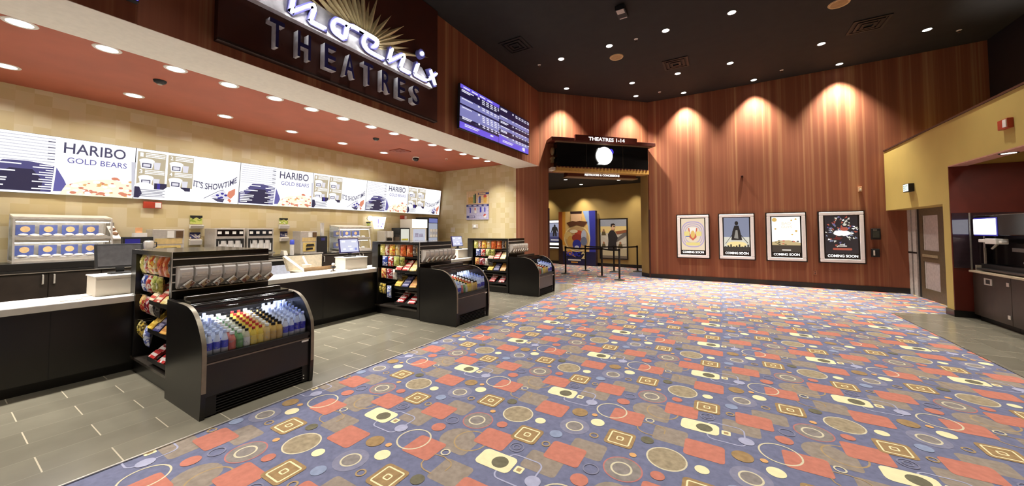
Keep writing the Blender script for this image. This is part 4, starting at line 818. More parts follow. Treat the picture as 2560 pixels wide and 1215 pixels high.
for i in range(6):
    t=thing('menu_screen','wide glowing menu screen %s, %s'%(('with candy advert','with snack combos and tent')[i%2],SN[i]),'screen',mtx=menu_frame(i),group='menu screens over the back counter')
    M1(BLACKM).box(-.003,WS+.003,-.003,HS+.003,-.035,0).build('casing',t); A=Art(.0003,.0004); (menu_list,menu_combo)[i%2](A); A.build('display',t)
    M1(BLACKM).box(.5,1.0,.02,.1,-.10 if False else -.04,-.035).build('bracket',t)
# ================================================================== BIG SIGN
sg=thing('lobby_sign','big lit sign with neon word over metal letters on red wall','sign',(XF,0,0))
PANELM=mat('sign_panel',(66,30,20),.45,var=.1,scale=3); M1(PANELM).box(0.0,.095,1.63,5.16,3.86-.09,6.0-.02).build('backing_panel',sg)
M1(mat('sign_ledge',(40,20,14),.5)).box(.0,.10,1.63,5.16,3.745,3.772).build('panel_base',sg)
SIL=mat('sign_silver',(236,234,238),.25,.1); NAV=mat('sign_navy',(40,36,84),.25); NEON=emi('neon_white',(255,255,255),16); CHN=mat('channel_blue',(86,84,140),.3); RAYM=mat('ray_gold',(206,188,140),.38,.25)
P=lambda y,z,x: (x,y,z)
PHO=dict(p=[[(1.93,4.40),(1.98,4.98),(2.12,5.02),(2.24,4.9),(2.2,4.74),(1.98,4.70)]],
 h=[[(2.41,4.90),(2.345,4.44),(2.36,4.42),(2.59,4.635),(2.625,4.63),(2.635,4.58),(2.59,4.425),(2.61,4.41),(2.79,4.41)]],
 o=[[(3.15,4.64),(2.99,4.64),(2.93,4.6),(2.90,4.51),(2.93,4.44),(3.0,4.42),(3.09,4.42),(3.15,4.64),(3.40,4.66)]],
 e=[[(3.36,4.66),(3.56,4.66),(3.63,4.645),(3.65,4.6),(3.61,4.53),(3.56,4.515)],[(3.46,4.64),(3.41,4.57),(3.40,4.48),(3.44,4.43),(3.52,4.405),(3.76,4.40)]],
 n=[[(3.94,4.64),(3.885,4.44),(3.90,4.42),(4.15,4.63),(4.19,4.63),(4.19,4.57),(4.13,4.41),(4.15,4.39),(4.33,4.385)]],
 i=[[(4.53,4.63),(4.46,4.44),(4.48,4.41),(4.72,4.405),(4.80,4.45)]],
 x=[[(4.78,4.43),(5.00,4.63)],[(4.84,4.64),(4.97,4.40)]])
b=MB().use(SIL); b.hexa([(.10,1.5,4.345),(.19,1.5,4.345),(.19,4.93,4.325),(.10,4.93,4.325)],[(.10,1.5,4.80),(.12,1.5,4.80),(.12,4.72,4.66),(.10,4.72,4.66)]); b.build('raceway',sg,fixn=True)
def ribbon(c,l,w,x0,x1):
    n=len(l); L=[];Rr=[]
    for i in range(n):
        a=Vector(l[max(0,i-1)]); b=Vector(l[min(n-1,i+1)]); d=(b-a).normalized(); p=Vector(l[i]); q=Vector((-d.y,d.x))*w
        e=d*w*(-.8 if i==0 else (.8 if i==n-1 else 0)); L.append(p+q+e); Rr.append(p-q+e)
    vs=[(x,*p) for x in (x0,x1) for S_ in (L,Rr) for p in S_]; fs=[]
    for i in range(n-1):
        fs+=[[2*n+i,3*n+i,3*n+i+1,2*n+i+1],[i,i+1,n+i+1,n+i],[i,2*n+i,2*n+i+1,i+1],[n+i,n+i+1,3*n+i+1,3*n+i]]
    fs+=[[0,n,3*n,2*n],[n-1,3*n-1,4*n-1,2*n-1]]
    c.add(vs,fs)
for k,lines in PHO.items():
    c=MB().use(CHN); tb=MB().use(NEON)
    for q,l in enumerate(lines):
        l=smooth2(l,3) if len(l)>2 else l; ribbon(c,l,.042,.125,.205+.004*q); tb.tube([(.232,y,z) for y,z in l],.0165,8)
    o=c.build('letter_channel',sg); tb.build('neon_tube',o)
o=MB().use(CHN).cyl((.13,4.62,4.86),(.215,4.62,4.86),.085,20).build('letter_channel',sg); MB().use(NEON).cyl((.215,4.62,4.86),(.235,4.62,4.86),.034,16).build('neon_tube',o)
for ch,y in zip('THEATRES',(2.10,2.43,2.79,3.09,3.41,3.745,4.07,4.40)):
    vs,fs=text_mesh(ch,.012); ax=min(v[0] for v in vs); bx=max(v[0] for v in vs); ay=min(v[1] for v in vs); by=max(v[1] for v in vs); wd=.17
    cu=bpy.data.curves.new('t','FONT'); cu.body=ch; cu.size=1; cu.extrude=.5; cu.offset=.012; cu.resolution_u=3; ob=bpy.data.objects.new('t',cu); COL.objects.link(ob); bpy.context.view_layer.update()
    me=bpy.data.meshes.new_from_object(ob.evaluated_get(bpy.context.evaluated_depsgraph_get())); bpy.data.objects.remove(ob); bpy.data.curves.remove(cu)
    for v in me.vertices: v.co=(.105+(v.co.z+.5)*.105,y+(v.co.x-ax)/(bx-ax)*wd,3.872+(v.co.y-ay)/(by-ay)*.34)
    me.materials.clear(); me.materials.append(NAV); me.materials.append(SIL)
    for p in me.polygons: p.material_index=0 if p.normal.x>.7 else 1
    me.update(); o=bpy.data.objects.new('metal_letter',me); COL.objects.link(o); o.parent=sg
cy,cz=3.463,4.50
tips=[(-62,1.35,1),(-52,1.25,1),(-42,1.2,1),(-33,1.15,1),(-25,1.1,1),(-17,1.05,1),(-9,1.0,1)]
angs=[( 160,1.0),(152,1.3),(144,1.05),(136,1.3),(128,1.0),(120,1.25),(112,.95),(104,1.15),(97,.9),(90,1.1),(82,.8),(74,1.02),(64,.78),(55,.97),(47,.80),(42,1.13),(36,1.03),(30,1.28),(23,1.04),(17,1.52)]
for a,r in angs:
    a=math.radians(a); d=Vector((math.cos(a),math.sin(a))); nn=Vector((-d.y,d.x)); w=.062 if r<1.05 else .075; m=MB().use(RAYM)
    b0=(cy+d.x*.12,cz+d.y*.12); mid=.5*r; bl=(cy+d.x*.3+nn.x*w,cz+d.y*.3+nn.y*w); br=(cy+d.x*.3-nn.x*w,cz+d.y*.3-nn.y*w); tp=(cy+d.x*r,cz+d.y*r)
    m.add([(.10,*b0),(.10,*bl),(.10,*br),(.10,*tp),(.15,cy+d.x*.3,cz+d.y*.3)],[[0,4,1],[0,2,4],[1,4,3],[2,3,4],[0,1,3,2]]); m.build('sun_ray',sg,fixn=True)
# showtimes screens
EV=emi('show_violet',(112,92,228),.95); EDN=emi('show_dark',(38,30,88),.45); ELV=emi('show_lilac',(142,142,206),.8); EWT=emi('show_white',(232,230,250),1.0); EDK=emi('show_bezel',(30,26,70),.3)
def show(y0,w,h,k,label):
    t=thing('showtime_screen',label,'screen',mtx=frame((XF+.14,y0,3.80),(0,1,0),(0.03,0,.95)),group='show time screens'); M1(BLACKM).box(-.005,w+.005,-.012,h+.012,-.06,0).build('casing',t); M1(BLACKM).box(w*.3,w*.7,h*.3,h*.7,-.13,-.06).build('mount',t)
    A=Art(.0006,.0006); A.rect(0,0,w,h,EDN); rnd=random.Random(k)
    if k==0:
        A.rect(0,h*.91,w,h,EV); A.text('NOW SHOWING TODAY  THEATRE TIMES',.08,h*.925,w*.9,h*.97,EWT,0) if False else [A.rect(.1+.3*i,h*.935,.32+.3*i,h*.965,EWT) for i in range(4)]
        rows=[(.70,.90,0,3),(.58,.70,1,2),(.28,.50,1,4),(.15,.27,0,2)]; A.rect(0,h*.56,w,h*.71,ELV); A.rect(0,h*.27,w,h*.52,ELV); A.rect(0,0,w,h*.15,EV)
    else:
        rows=[(.80,.97,0,2),(.64,.76,1,1),(.52,.62,0,1),(.39,.49,1,1),(.28,.38,0,1),(.14,.25,1,2)]
        for a,b,c,n in rows:
            if c: A.rect(0,h*a,w,h*b,ELV)
        A.rect(0,0,w,h*.15,EV); A.poly([(0,h*.15),(w*.35,h*.15),(0,h*.24)],EV)
    for a,b,c,n in rows:
        A.rect(.04,h*(b-.035),.04+.30+.15*rnd.random(),h*(b-.012),EWT)
        if not c: A.rect(.04,h*(b-.065),.04+.3,h*(b-.045),EWT)
        for r in range(n):
            A.rect(.62,h*(b-.05),.68,h*(b-.01),EWT)
            for q in range(5 if rnd.random()>.3 else 4): x=.78+.165*q; A.rect(x,h*(b-.035-.045*r),min(w-.03,x+.11),h*(b-.012-.045*r),EWT)
    A.rect(.12,h*.085,.65,h*.105,EWT); A.rect(.12,h*.05,.6,h*.07,EWT); A.rect(w*.72,h*.06,w*.80,h*.10,EWT)
    if k: A.rect(w*.74,h*.02,w*.82,h*.12,EWT)
    A.build('display',t)
show(5.79,1.53,.945,0,'violet show time screen closer to the big sign'); show(-.575,1.575,.94,2,'violet show time screen at the viewer end above the counter')
show(7.335,1.575,.94,1,'violet show time screen closer to the entrance corner')
# ================================================================== ENTRANCE MARQUEE
def dfr(s,p,z): return frame(dg(s,p,z),(S2,S2,0),(0,0,1))
mq=thing('entrance_marquee','black entrance marquee with red cornice and glowing round emblem','marquee',mtx=dfr(0,0,0))
MR=mat('marquee_red',(88,34,24),.45); MY=mat('marquee_yellow',(196,152,76),.5)
M1(BLACKG).box(.50,3.72,3.60,4.36,0,.30).build('black_panel',mq)
for x in (1.48,2.78): M1(mat('panel_seam',(52,44,30),.4)).box(x,x+.012,3.62,4.34,.3,.302).build('seam',mq)
M1(MR).box(.27,3.90,4.36,4.47,0,.46).build('cornice',mq,bevel=.006); M1(mat('cornice_lip',(120,96,70),.5)).box(.42,3.80,4.345,4.362,.28,.40).build('lip',mq)
f=MB().use(MR); f.box(1.02,3.18,4.375,4.565,.4,.5); f.build('name_board',mq)
A=Art(.002,.505); A.text('THEATRES 1-14',1.47,4.405,2.73,4.52,emi('letter_white',(255,252,248),2.2),.018); A.build('lettering',mq)
M1(MY).box(.48,3.74,3.45,3.565,0,.315).build('yellow_band',mq)
k=MB().use(MR)
for i in range(27): x=.52+.119*i; k.box(x,x+.055,3.555,3.595,.30,.335)
k.build('dentils',mq); M1(mat('band_cap',(140,104,60),.5)).box(.48,3.74,3.565,3.60,.28,.31).build('band_cap',mq)
lg=MB().use(emi('emblem_glow',(255,252,244),3.2)).cyl((2.10,3.985,.31),(2.10,3.985,.345),.285,32).build('emblem',mq)
EMG=emi('emblem_grey',(150,144,160),.8); EMB=emi('emblem_blue',(70,60,210),1.2)
A=Art(.001,.346); A.ell(2.33,4.12,.09,.10,EMB,20); A.ell(2.10,3.985,.283,.283,emi('emblem_disc',(255,253,248),3.2),32); A.poly([(1.85,4.14),(1.88,4.22),(2.14,4.25),(2.14,4.2)],emi('emblem_disc',(255,253,248),3.2)); A.line([(1.90,4.18),(2.2,4.18),(2.29,4.12),(2.30,4.02),(2.24,3.93),(2.17,3.90)],.012,EMG); A.line([(1.90,4.14),(2.19,4.14),(2.25,4.10),(2.26,4.03)],.008,EMG); A.line([(2.04,4.08),(1.97,3.72)],.008,EMG); A.line([(2.09,4.08),(2.03,3.74)],.008,EMG); A.poly([(1.88,3.74),(1.98,3.74),(1.99,3.70),(1.87,3.70)],emi('emblem_disc',(255,253,248),3.2)); A.build('emblem_letter',lg)
# corner ornaments
for x in (.42,3.76): M1(mat('ornament',(126,110,76),.5)).sphere((x,4.10,.10),.13,14,8,(.5,1,.8)).box(x-.05,x+.05,3.84,3.9,.0,.2).box(x-.03,x+.03,3.74,3.84,.0,.16).build('scroll_bracket',mq)
M1(OFFW).box(.32,.44,3.47,3.56,.02,.3).build('end_block',mq)
s2=thing('hanging_sign','narrow dark red sign with white lettering under the marquee','sign',mtx=dfr(0,-.06,0)); M1(MR).box(1.0,3.5,3.36,3.50,-.3,0).build('board',s2); M1(mat('sign_soffit',(140,112,80),.5)).box(.95,3.55,3.335,3.36,-.3,.03).build('lower_lip',s2)
A=Art(.002,.002); A.text('RESTROOMS & CONCESSIONS',1.60,3.39,2.87,3.455,emi('letter_white',(255,252,248),2.2),.02); A.build('lettering',s2)
# ================================================================== LIT FILM POSTERS
PWd=Vector((.99987,.01618,0)); PA=Vector((-2.029,12.63,0))
WPTS=[(-2.08,12.665),(.4,12.685),(2.79,12.66),(4.05,12.62),(5.55,12.54)]
def wy(x):
    for a,b in zip(WPTS[:-1],WPTS[1:]):
        if x<=b[0]: return a[1]+(b[1]-a[1])*(x-a[0])/(b[0]-a[0])
    return WPTS[-1][1]
def pfr(s,z,w=.1):
    x0=-2.029+s; x1=x0+w; y0,y1=wy(x0),wy(x1); ym=wy((x0+x1)/2); off=max(0,(y0+y1)/2-ym)+.003
    return frame((x0,y0-off,z),(x1-x0,y1-y0,0),(0,0,1))
FR=mat('frame_silver',(248,244,242),.28,0,var=.02); FB=mat('frame_black',(30,22,18),.4)
def light_box(t,w,h,art,coming=True):
    M1(FB).box(0,w,0,h,0,.055).build('backing',t); e=.028; b=.085
    for k,(x0,x1,y0,y1) in enumerate(((e,w-e,h-e-b,h-e),(e,w-e,e,e+b),(e,e+b,e+b,h-e-b),(w-e-b,w-e,e+b,h-e-b))): M1(FR).box(x0,x1,y0,y1,.055,.09).build('frame_rail',t,bevel=.012)
    A=Art(.0006,.056); x0,y0,x1,y1=e+b+.03,e+b+.02,w-e-b-.03,h-e-b-.02
    A.rect(x0-.02,y0-.01,x1+.02,y1+.01,FB)
    art(A,x0,y0+.13,x1,y1); A.text('COMING SOON',x0+.03,y0+.035,x1-.03,y0+.105,emi('letter_white',(255,252,248),2.2),.016); A.build('poster_art',t)
    M1(emi('back_light',(255,246,235),1.6)).box(w*.2,w*.8,h-e-b+.002,h-e-b+.006,.04,.054).build('light_strip',t)
pe=lambda n,c,s=.85: emi('film_'+n,c,s)
def clip(x,a,b): return max(a,min(b,x))
def art1(A,x0,y0,x1,y1):
    w,h=x1-x0,y1-y0; cx,cy=(x0+x1)/2,(y0+y1)/2; A.rect(x0,y0,x1,y1,pe('cream',(244,222,190),.95))
    for r in (.5,.42,.34): A.poly(rrect(cx,cy,r*w*.98,min(r*1.25*w,h*.49),r*w*.8),pe('lav',(196,176,214),.9)); A.poly(rrect(cx,cy,r*w*.9,min(r*1.25*w,h*.49)*.92,r*w*.75),pe('cream',(244,222,190),.95))
    A.poly([(cx-.13,cy+.2),(cx+.13,cy+.2),(cx+.1,cy-.1),(cx,cy-.2),(cx-.1,cy-.1)],pe('ember',(220,110,84),.9)); A.poly([(cx-.1,cy+.22),(cx+.1,cy+.22),(cx+.07,cy),(cx-.07,cy)],pe('pale',(250,240,226),1.0)); A.ell(cx,cy-.0,.06,.12,pe('amber',(240,196,110),.95))
    for sx in (-.17,.17): A.poly(rrect(cx+sx,cy+.02,.08,.07,.02),pe('straw',(244,222,140),.95))
    A.rect(cx-.2,cy-.08,cx-.08,cy-.05,pe('cobalt',(70,110,190),.8)); A.poly(rrect(cx,y0+.2,.2,.045,.02),pe('straw',(244,222,140),.95)); A.line([(cx-.18,y1-.12),(cx+.18,y1-.12)],.012,pe('lav',(196,176,214),.9))
def figure(A,cx,y,h,m,m2):
    A.poly([(cx-.22*h,y),(cx+.24*h,y),(cx+.16*h,y+.45*h),(cx+.10*h,y+.72*h),(cx-.08*h,y+.72*h),(cx-.17*h,y+.42*h)],m); A.ell(cx+.01*h,y+.84*h,.075*h,.105*h,m,18); A.poly([(cx-.1*h,y+.1*h),(cx+.08*h,y+.06*h),(cx+.05*h,y+.5*h),(cx-.03*h,y+.5*h)],m2)
def art2(A,x0,y0,x1,y1):
    w,h=x1-x0,y1-y0; cx=(x0+x1)/2; A.rect(x0,y0,x1,y1,pe('slate',(150,156,180),.8)); A.rect(x0,y0+h*.12,x1,y0+h*.42,pe('haze',(226,222,206),.95)); A.ell(cx,y0+h*.2,w*.4,h*.09,pe('glow',(250,226,160),1.0)); A.rect(x0,y0,x1,y0+h*.13,pe('char',(84,78,70),.5))
    for i in range(9): x=x0+w*(i+.5)/9; A.rect(x-.02,y0+h*.11,x+.02,y0+h*(.14+.03*(i%3)),pe('char',(84,78,70),.5))
    figure(A,cx,y0+h*.33,h*.6,pe('coal',(58,54,52),.45),pe('ash',(176,170,160),.7)); A.line([(cx-.1,y0+h*.5),(x0+.04,y0+h*.22)],.012,pe('coal',(58,54,52),.45)); A.line([(cx+.1,y0+h*.5),(x1-.04,y0+h*.24)],.016,pe('coal',(58,54,52),.45))
def art3(A,x0,y0,x1,y1):
    w,h=x1-x0,y1-y0; A.rect(x0,y0,x1,y1,pe('snow',(252,250,244),1.15)); rnd=random.Random(4)
    A.rect(x0,y0,x1,y0+h*.2,pe('umber',(96,84,72),.5)); A.poly([(x0,y0+h*.2),(x1,y0+h*.2),(x1,y0+h*.27),(x0+w*.6,y0+h*.34),(x0+w*.3,y0+h*.33),(x0,y0+h*.29)],pe('sand',(214,190,140),.9))
    for i in range(12): A.ell(x0+w*(.06+.88*rnd.random()),y0+h*(.21+.12*rnd.random()),.03,.016,rnd.choice([pe('ember',(220,110,84),.9),pe('umber',(96,84,72),.5),pe('moss',(150,140,96),.7)]),10)
    for x,y,r in ((.1,.92,.06),(.85,.93,.025),(.13,.66,.025),(.86,.6,.03),(.72,.5,.022),(.7,.9,.02)): A.ell(x0+w*x,y0+h*y,r,r,pe('gold',(230,190,110),.95),8)
    A.text('BAD',x0+w*.36,y0+h*.78,x0+w*.68,y0+h*.85,pe('faint',(236,226,200),1.0),0); A.text('GUYS',x0+w*.34,y0+h*.68,x0+w*.72,y0+h*.75,pe('faint',(236,226,200),1.0),0); A.rect(x0+w*.35,y0+h*.05,x0+w*.66,y0+h*.08,pe('pale',(250,240,226),1.0))
def art4(A,x0,y0,x1,y1):
    w,h=x1-x0,y1-y0; cx,cy=x0+w*.5,y0+h*.58; A.rect(x0,y0,x1,y1,pe('ink',(70,62,66),.4)); rnd=random.Random(11)
    for i in range(110):
        a=rnd.random()*2*PI; r=(.06+.36*rnd.random()); L=.04+.09*rnd.random(); px,py=cx+r*math.cos(a)*.75,cy+r*math.sin(a); q=[(px+L*.5*math.cos(a),py+L*.5*math.sin(a)),(px-.02*math.sin(a)-L*.3*math.cos(a),py+.02*math.cos(a)-L*.3*math.sin(a)),(px+.03*math.sin(a),py-.03*math.cos(a))]
        A.poly([(clip(x,x0,x1),clip(y,y0,y1)) for x,y in q],rnd.choice([pe('slate',(150,156,180),.8),pe('haze',(226,222,206),.95),pe('snow',(252,250,244),1.15),pe('haze',(226,222,206),.95),pe('brick',(196,96,76),.8),pe('ink',(70,62,66),.4),pe('violet',(120,110,170),.7)]))
    A.ell(cx,cy-.04,.17,.075,pe('snow',(252,250,244),1.15)); A.ell(cx+.05,cy+.07,.08,.05,pe('brick',(196,96,76),.8)); A.poly([(cx-.2,cy-.22),(cx-.1,cy-.12),(cx+.0,cy-.1),(cx+.1,cy-.14),(cx+.16,cy-.24),(cx,cy-.26)],pe('ink',(70,62,66),.4)); A.poly([(cx-.18,cy-.2),(cx-.12,cy-.14),(cx+.02,cy-.16),(cx-.05,cy-.22)],pe('rust',(130,52,46),.6))
    A.poly(rrect(cx,y0+h*.12,.19,.028,.02),pe('brick',(196,96,76),.8)); A.rect(cx-.09,y0+h*.19,cx+.09,y0+h*.215,pe('pale',(250,240,226),1.0)); A.rect(cx-.05,y0+h*.235,cx+.05,y0+h*.25,pe('pale',(250,240,226),1.0))
for s,w,a,l in ((.785,.945,art1,'lit film poster with lavender rings on cream, closest to the entrance'),(1.965,.935,art2,'lit film poster with a grey seated figure under a pale sky'),(3.158,.93,art3,'lit film poster mostly white with brown ground and gold dots'),(4.328,.945,art4,'lit film poster with red and white burst on dark, closest to the door')):
    t=thing('film_poster',l,'poster',mtx=pfr(s,.70,w),group='lit film posters on the red wall'); light_box(t,w,1.405,a)
def wallbox(s,z0,z1,w,label,name,cat,kind=0):
    t=thing(name,label,cat,mtx=pfr(s,z0)); M1(BLACKM).box(0,w,0,z1-z0,0,.08).build('case',t,bevel=.008)
    if kind==0: M1(mat('panel_green',(66,70,62),.3)).box(.025,w-.025,.05,z1-z0-.06,.08,.085).build('window',t); M1(STEELD).box(.03,w*.6,z1-z0-.05,z1-z0-.03,.08,.086).build('label_strip',t)
    else: M1(OFFW).box(.03,.06,.04,z1-z0-.04,.08,.09).build('card_slot',t)
wallbox(5.38,1.345,1.63,.17,'black wall box with a small window beside the last lit poster','keypad_box','wall box'); wallbox(5.37,.895,1.105,.15,'black card reader box below the windowed wall box','card_reader_box','wall box',1)
t=thing('power_outlet','small wall outlet low under the last two lit posters','outlet',mtx=pfr(4.21,.36)); M1(mat('outlet_tan',(170,110,80),.5)).box(0,.07,0,.11,0,.012).build('plate',t); M1(BLACKM).box(.02,.05,.02,.04,.012,.016).box(.02,.05,.07,.09,.012,.016).build('socket',t)
t=thing('wall_sensor','small pale sensor box high on the red wall above the last poster','sensor',mtx=pfr(5.17,2.60)); M1(mat('sensor_tan',(200,160,120),.5)).box(0,.07,0,.13,0,.06).build('case',t,bevel=.006); M1(OFFW).box(.015,.055,.03,.08,.06,.066).build('lens',t)
t=thing('wall_camera','tiny dark camera on the red wall between two posters','camera',mtx=pfr(2.58,3.19)); M1(mat('cam_brown',(96,48,34),.4)).box(0,.07,0,.06,0,.06).build('case',t,bevel=.005); M1(BLACKG).cyl((.035,.03,.06),(.035,.03,.075),.018,12).build('lens',t)
# ================================================================== HALL
def hfr(s,p,z): return frame(hp(s,p,z),(EH.x,EH.y,0),(0,0,1))
t=thing('light_box_poster','pale blue lit poster with a dark standing figure in the hall','poster',mtx=hfr(-.31,.004,.70)); M1(FB).box(0,.9,0,1.42,0,.07).build('backing',t)
A=Art(.001,.0705); A.rect(.02,1.29,.88,1.39,pe('tube',(255,250,246),1.6)); A.rect(.02,.36,.88,1.26,pe('mist',(176,180,204),.8)); A.rect(.02,.36,.88,.6,pe('dusk',(84,84,130),.5)); A.rect(.02,.6,.88,.8,pe('fog',(120,124,164),.6)); 
cx=.37
A.poly([(cx-.11,.62),(cx-.02,.62),(cx,.8),(cx+.03,.62),(cx+.11,.62),(cx+.10,.92),(cx+.17,.8),(cx+.2,.82),(cx+.14,1.05),(cx+.05,1.1),(cx-.05,1.1),(cx-.14,1.05),(cx-.2,.82),(cx-.17,.8),(cx-.10,.92)],pe('coal',(58,54,52),.45)); A.ell(cx,1.14,.05,.06,pe('coal',(58,54,52),.45)); A.rect(.15,.42,.6,.46,pe('pale',(250,240,226),1.0)); A.rect(.02,.19,.88,.30,pe('tube',(255,250,246),1.6)); A.rect(.02,.04,.88,.09,pe('tube',(255,250,246),1.6)); A.build('poster_art',t)
sd=thing('film_standee','tall cardboard film standee in orange and blue in the hall','standee',mtx=hfr(.40,.30,.01))
mt=lambda n,c: mat('std_'+n,c,.45,var=.03)
M1(mt('edge',(60,44,60))).box(0,1.86,0,2.48,-.2,0).build('board_box',sd)
A=Art(.001,.001); A.rect(0,0,1.86,2.48,mt('gold',(226,188,120))); A.rect(0,0,.2,2.48,mt('rust',(176,88,44))); A.rect(.2,.9,.36,2.48,mt('amber',(226,160,60))); A.poly([(1.25,2.48),(1.86,2.48),(1.86,.9),(1.6,.9),(1.5,1.8)],mt('sky',(150,176,226))); A.poly([(1.55,2.48),(1.86,2.48),(1.86,0),(1.5,0),(1.6,1.2)],mt('blue',(56,60,160))); A.rect(0,0,1.86,.62,mt('night',(30,30,74))); A.poly([(0,0),(.25,0),(.2,1.1),(0,1.3)],mt('umber',(50,30,30)))
A.poly([(.35,.55),(.9,.35),(.6,.72)],mt('amber',(226,160,60))); A.ell(.95,1.22,.66,.62,mt('ring',(236,214,150)),32); A.ell(.95,1.22,.60,.57,mt('sand',(196,160,110)),32)
for x,y,rx,ry,c in ((.5,1.35,.2,.18,(222,190,120)),(.62,1.1,.16,.25,(206,160,80)),(1.05,1.42,.2,.18,(176,70,46)),(.95,1.25,.25,.18,(150,60,46)),(1.3,1.35,.13,.26,(176,180,196)),(1.3,1.1,.16,.2,(110,116,140)),(.95,.95,.22,.22,(48,54,150)),(.95,.80,.12,.10,(206,206,220)),(.8,1.55,.2,.08,(226,214,180))): A.ell(x,y,rx,ry,mt('c%d%d%d'%c,c),20)
A.poly([(.62,2.48),(1.22,2.48),(1.18,2.0),(.92,1.82),(.68,2.0)],mt('flesh',(222,180,140))); A.poly([(.62,2.48),(1.22,2.48),(1.2,2.36),(.64,2.36)],mt('umber',(50,30,30))); A.poly([(.42,1.95),(.75,2.04),(.92,2.0),(1.1,2.04),(1.5,1.98),(1.3,1.76),(.95,1.84),(.6,1.74)],mt('brown',(92,56,36)))
A.text('SONIC',.36,.40,1.13,.60,mt('title',(56,60,190)),.03,.15); A.text('2',1.18,.30,1.40,.60,mt('ring',(236,214,150)),.03); A.rect(.5,.20,1.15,.26,mt('white',(230,226,220))); A.rect(.65,.10,1.0,.15,mt('amber',(226,160,60))); A.build('printed_front',sd)
t=thing('framed_poster','black framed film poster of a person in a dark jacket in the hall','poster',mtx=hfr(2.345,.004,.33)); M1(FB).box(0,1.27,0,1.80,0,.05).build('frame',t)
A=Art(.001,.051); a,b,c,d=.05,.05,1.22,1.75; A.rect(a,b,c,d,mt('dusk',(206,196,180))); A.rect(a,1.35,c,d,mt('cloud',(160,164,176))); A.rect(a,1.15,c,1.45,mt('dawn',(232,206,140))); A.rect(a,b,c,.45,mt('sandy',(196,184,150))); A.rect(a,b,c,.16,mt('shade',(120,110,96)))
A.poly([(a,1.2),(.55,.85),(.5,.78),(a,1.05)],mt('steel',(214,206,190))); A.poly([(c,1.25),(.7,.85),(.72,.72),(c,1.05)],mt('plane',(110,104,100))); A.poly([(c,.95),(.85,.75),(.85,.6),(c,.7)],mt('steel',(214,206,190))); A.poly([(.72,1.22),(c,1.3),(c,1.18),(.8,1.1)],mt('ridge',(150,90,60)))
for x,y,s in ((.2,1.05,.22),(.2,.52,.2),(.95,.5,.22)): A.poly([(x-.5*s,y),(x+.5*s,y),(x+.3*s,y+.8*s),(x-.3*s,y+.8*s)],mt('olive',(96,84,56))); A.ell(x,y+1.0*s,.22*s,.28*s,mt('flesh2',(170,120,90)),14)
A.poly([(.38,.42),(.80,.42),(.76,.75),(.84,.95),(.72,1.20),(.62,1.30),(.5,1.26),(.40,1.1),(.42,.8)],mt('jacket',(46,42,44))); A.poly([(.56,1.28),(.70,1.26),(.70,1.36),(.56,1.36)],mt('flesh2',(170,120,90))); A.ell(.63,1.42,.095,.12,mt('flesh',(222,180,140))); A.poly([(.53,1.44),(.54,1.56),(.66,1.58),(.74,1.52),(.70,1.49),(.60,1.49),(.57,1.40)],mt('hair',(44,32,28))); A.rect(.64,1.43,.73,1.46,mt('hair',(44,32,28))); A.build('poster_art',t)
# queue posts
def post(x,y,target,label):
    t=thing('queue_post',label,'queue post',(x,y,0),'black queue posts in the entrance'); M1(BLACKM).lathe([(.17,0),(.17,.012),(.05,.03),(.032,.05)],n=24).build('base',t,smooth=True); M1(BLACKM).lathe([(.032,.03),(.032,.93)],n=14).build('pole',t,smooth=True); M1(BLACKG).lathe([(.036,.93),(.036,1.0),(.03,1.01),(.001,1.012)],n=14).build('head',t,smooth=True)
    if target:
        dx,dy=target[0]-x,target[1]-y; n=10; L_=math.hypot(dx,dy); px,py=-dy/L_*.002,dx/L_*.002; vs=[];fs=[]
        for i in range(n+1):
            u=.03/L_+i/n*(1-.06/L_); z=.965-.02*math.sin(PI*i/n)
            for sx,sz in ((1,.025),(-1,.025),(-1,-.025),(1,-.025)): vs.append((dx*u+sx*px,dy*u+sx*py,z+sz))
        for i in range(n):
            for k in range(4): fs.append([i*4+k,i*4+(k+1)%4,i*4+4+(k+1)%4,i*4+4+k])
        M1(mat('belt',(24,20,20),.7)).add(vs,fs).build('belt',t,fixn=True)
PS=[(-4.99,12.30),(-3.56,12.07),(-2.84,11.57),(-4.67,13.60),(-3.58,13.75),(-2.81,14.26)]
post(*PS[0],PS[1],'black queue post in the outer line, closest to the counter'); post(*PS[1],PS[2],'black queue post in the middle of the outer line'); post(*PS[2],None,'black queue post nearest the viewer at the end of the outer line')
post(*PS[3],PS[4],'black queue post in the inner line, in front of the standee'); post(*PS[4],PS[5],'black queue post in the middle of the inner line'); post(*PS[5],None,'black queue post deepest in the hall at the end of the inner line')
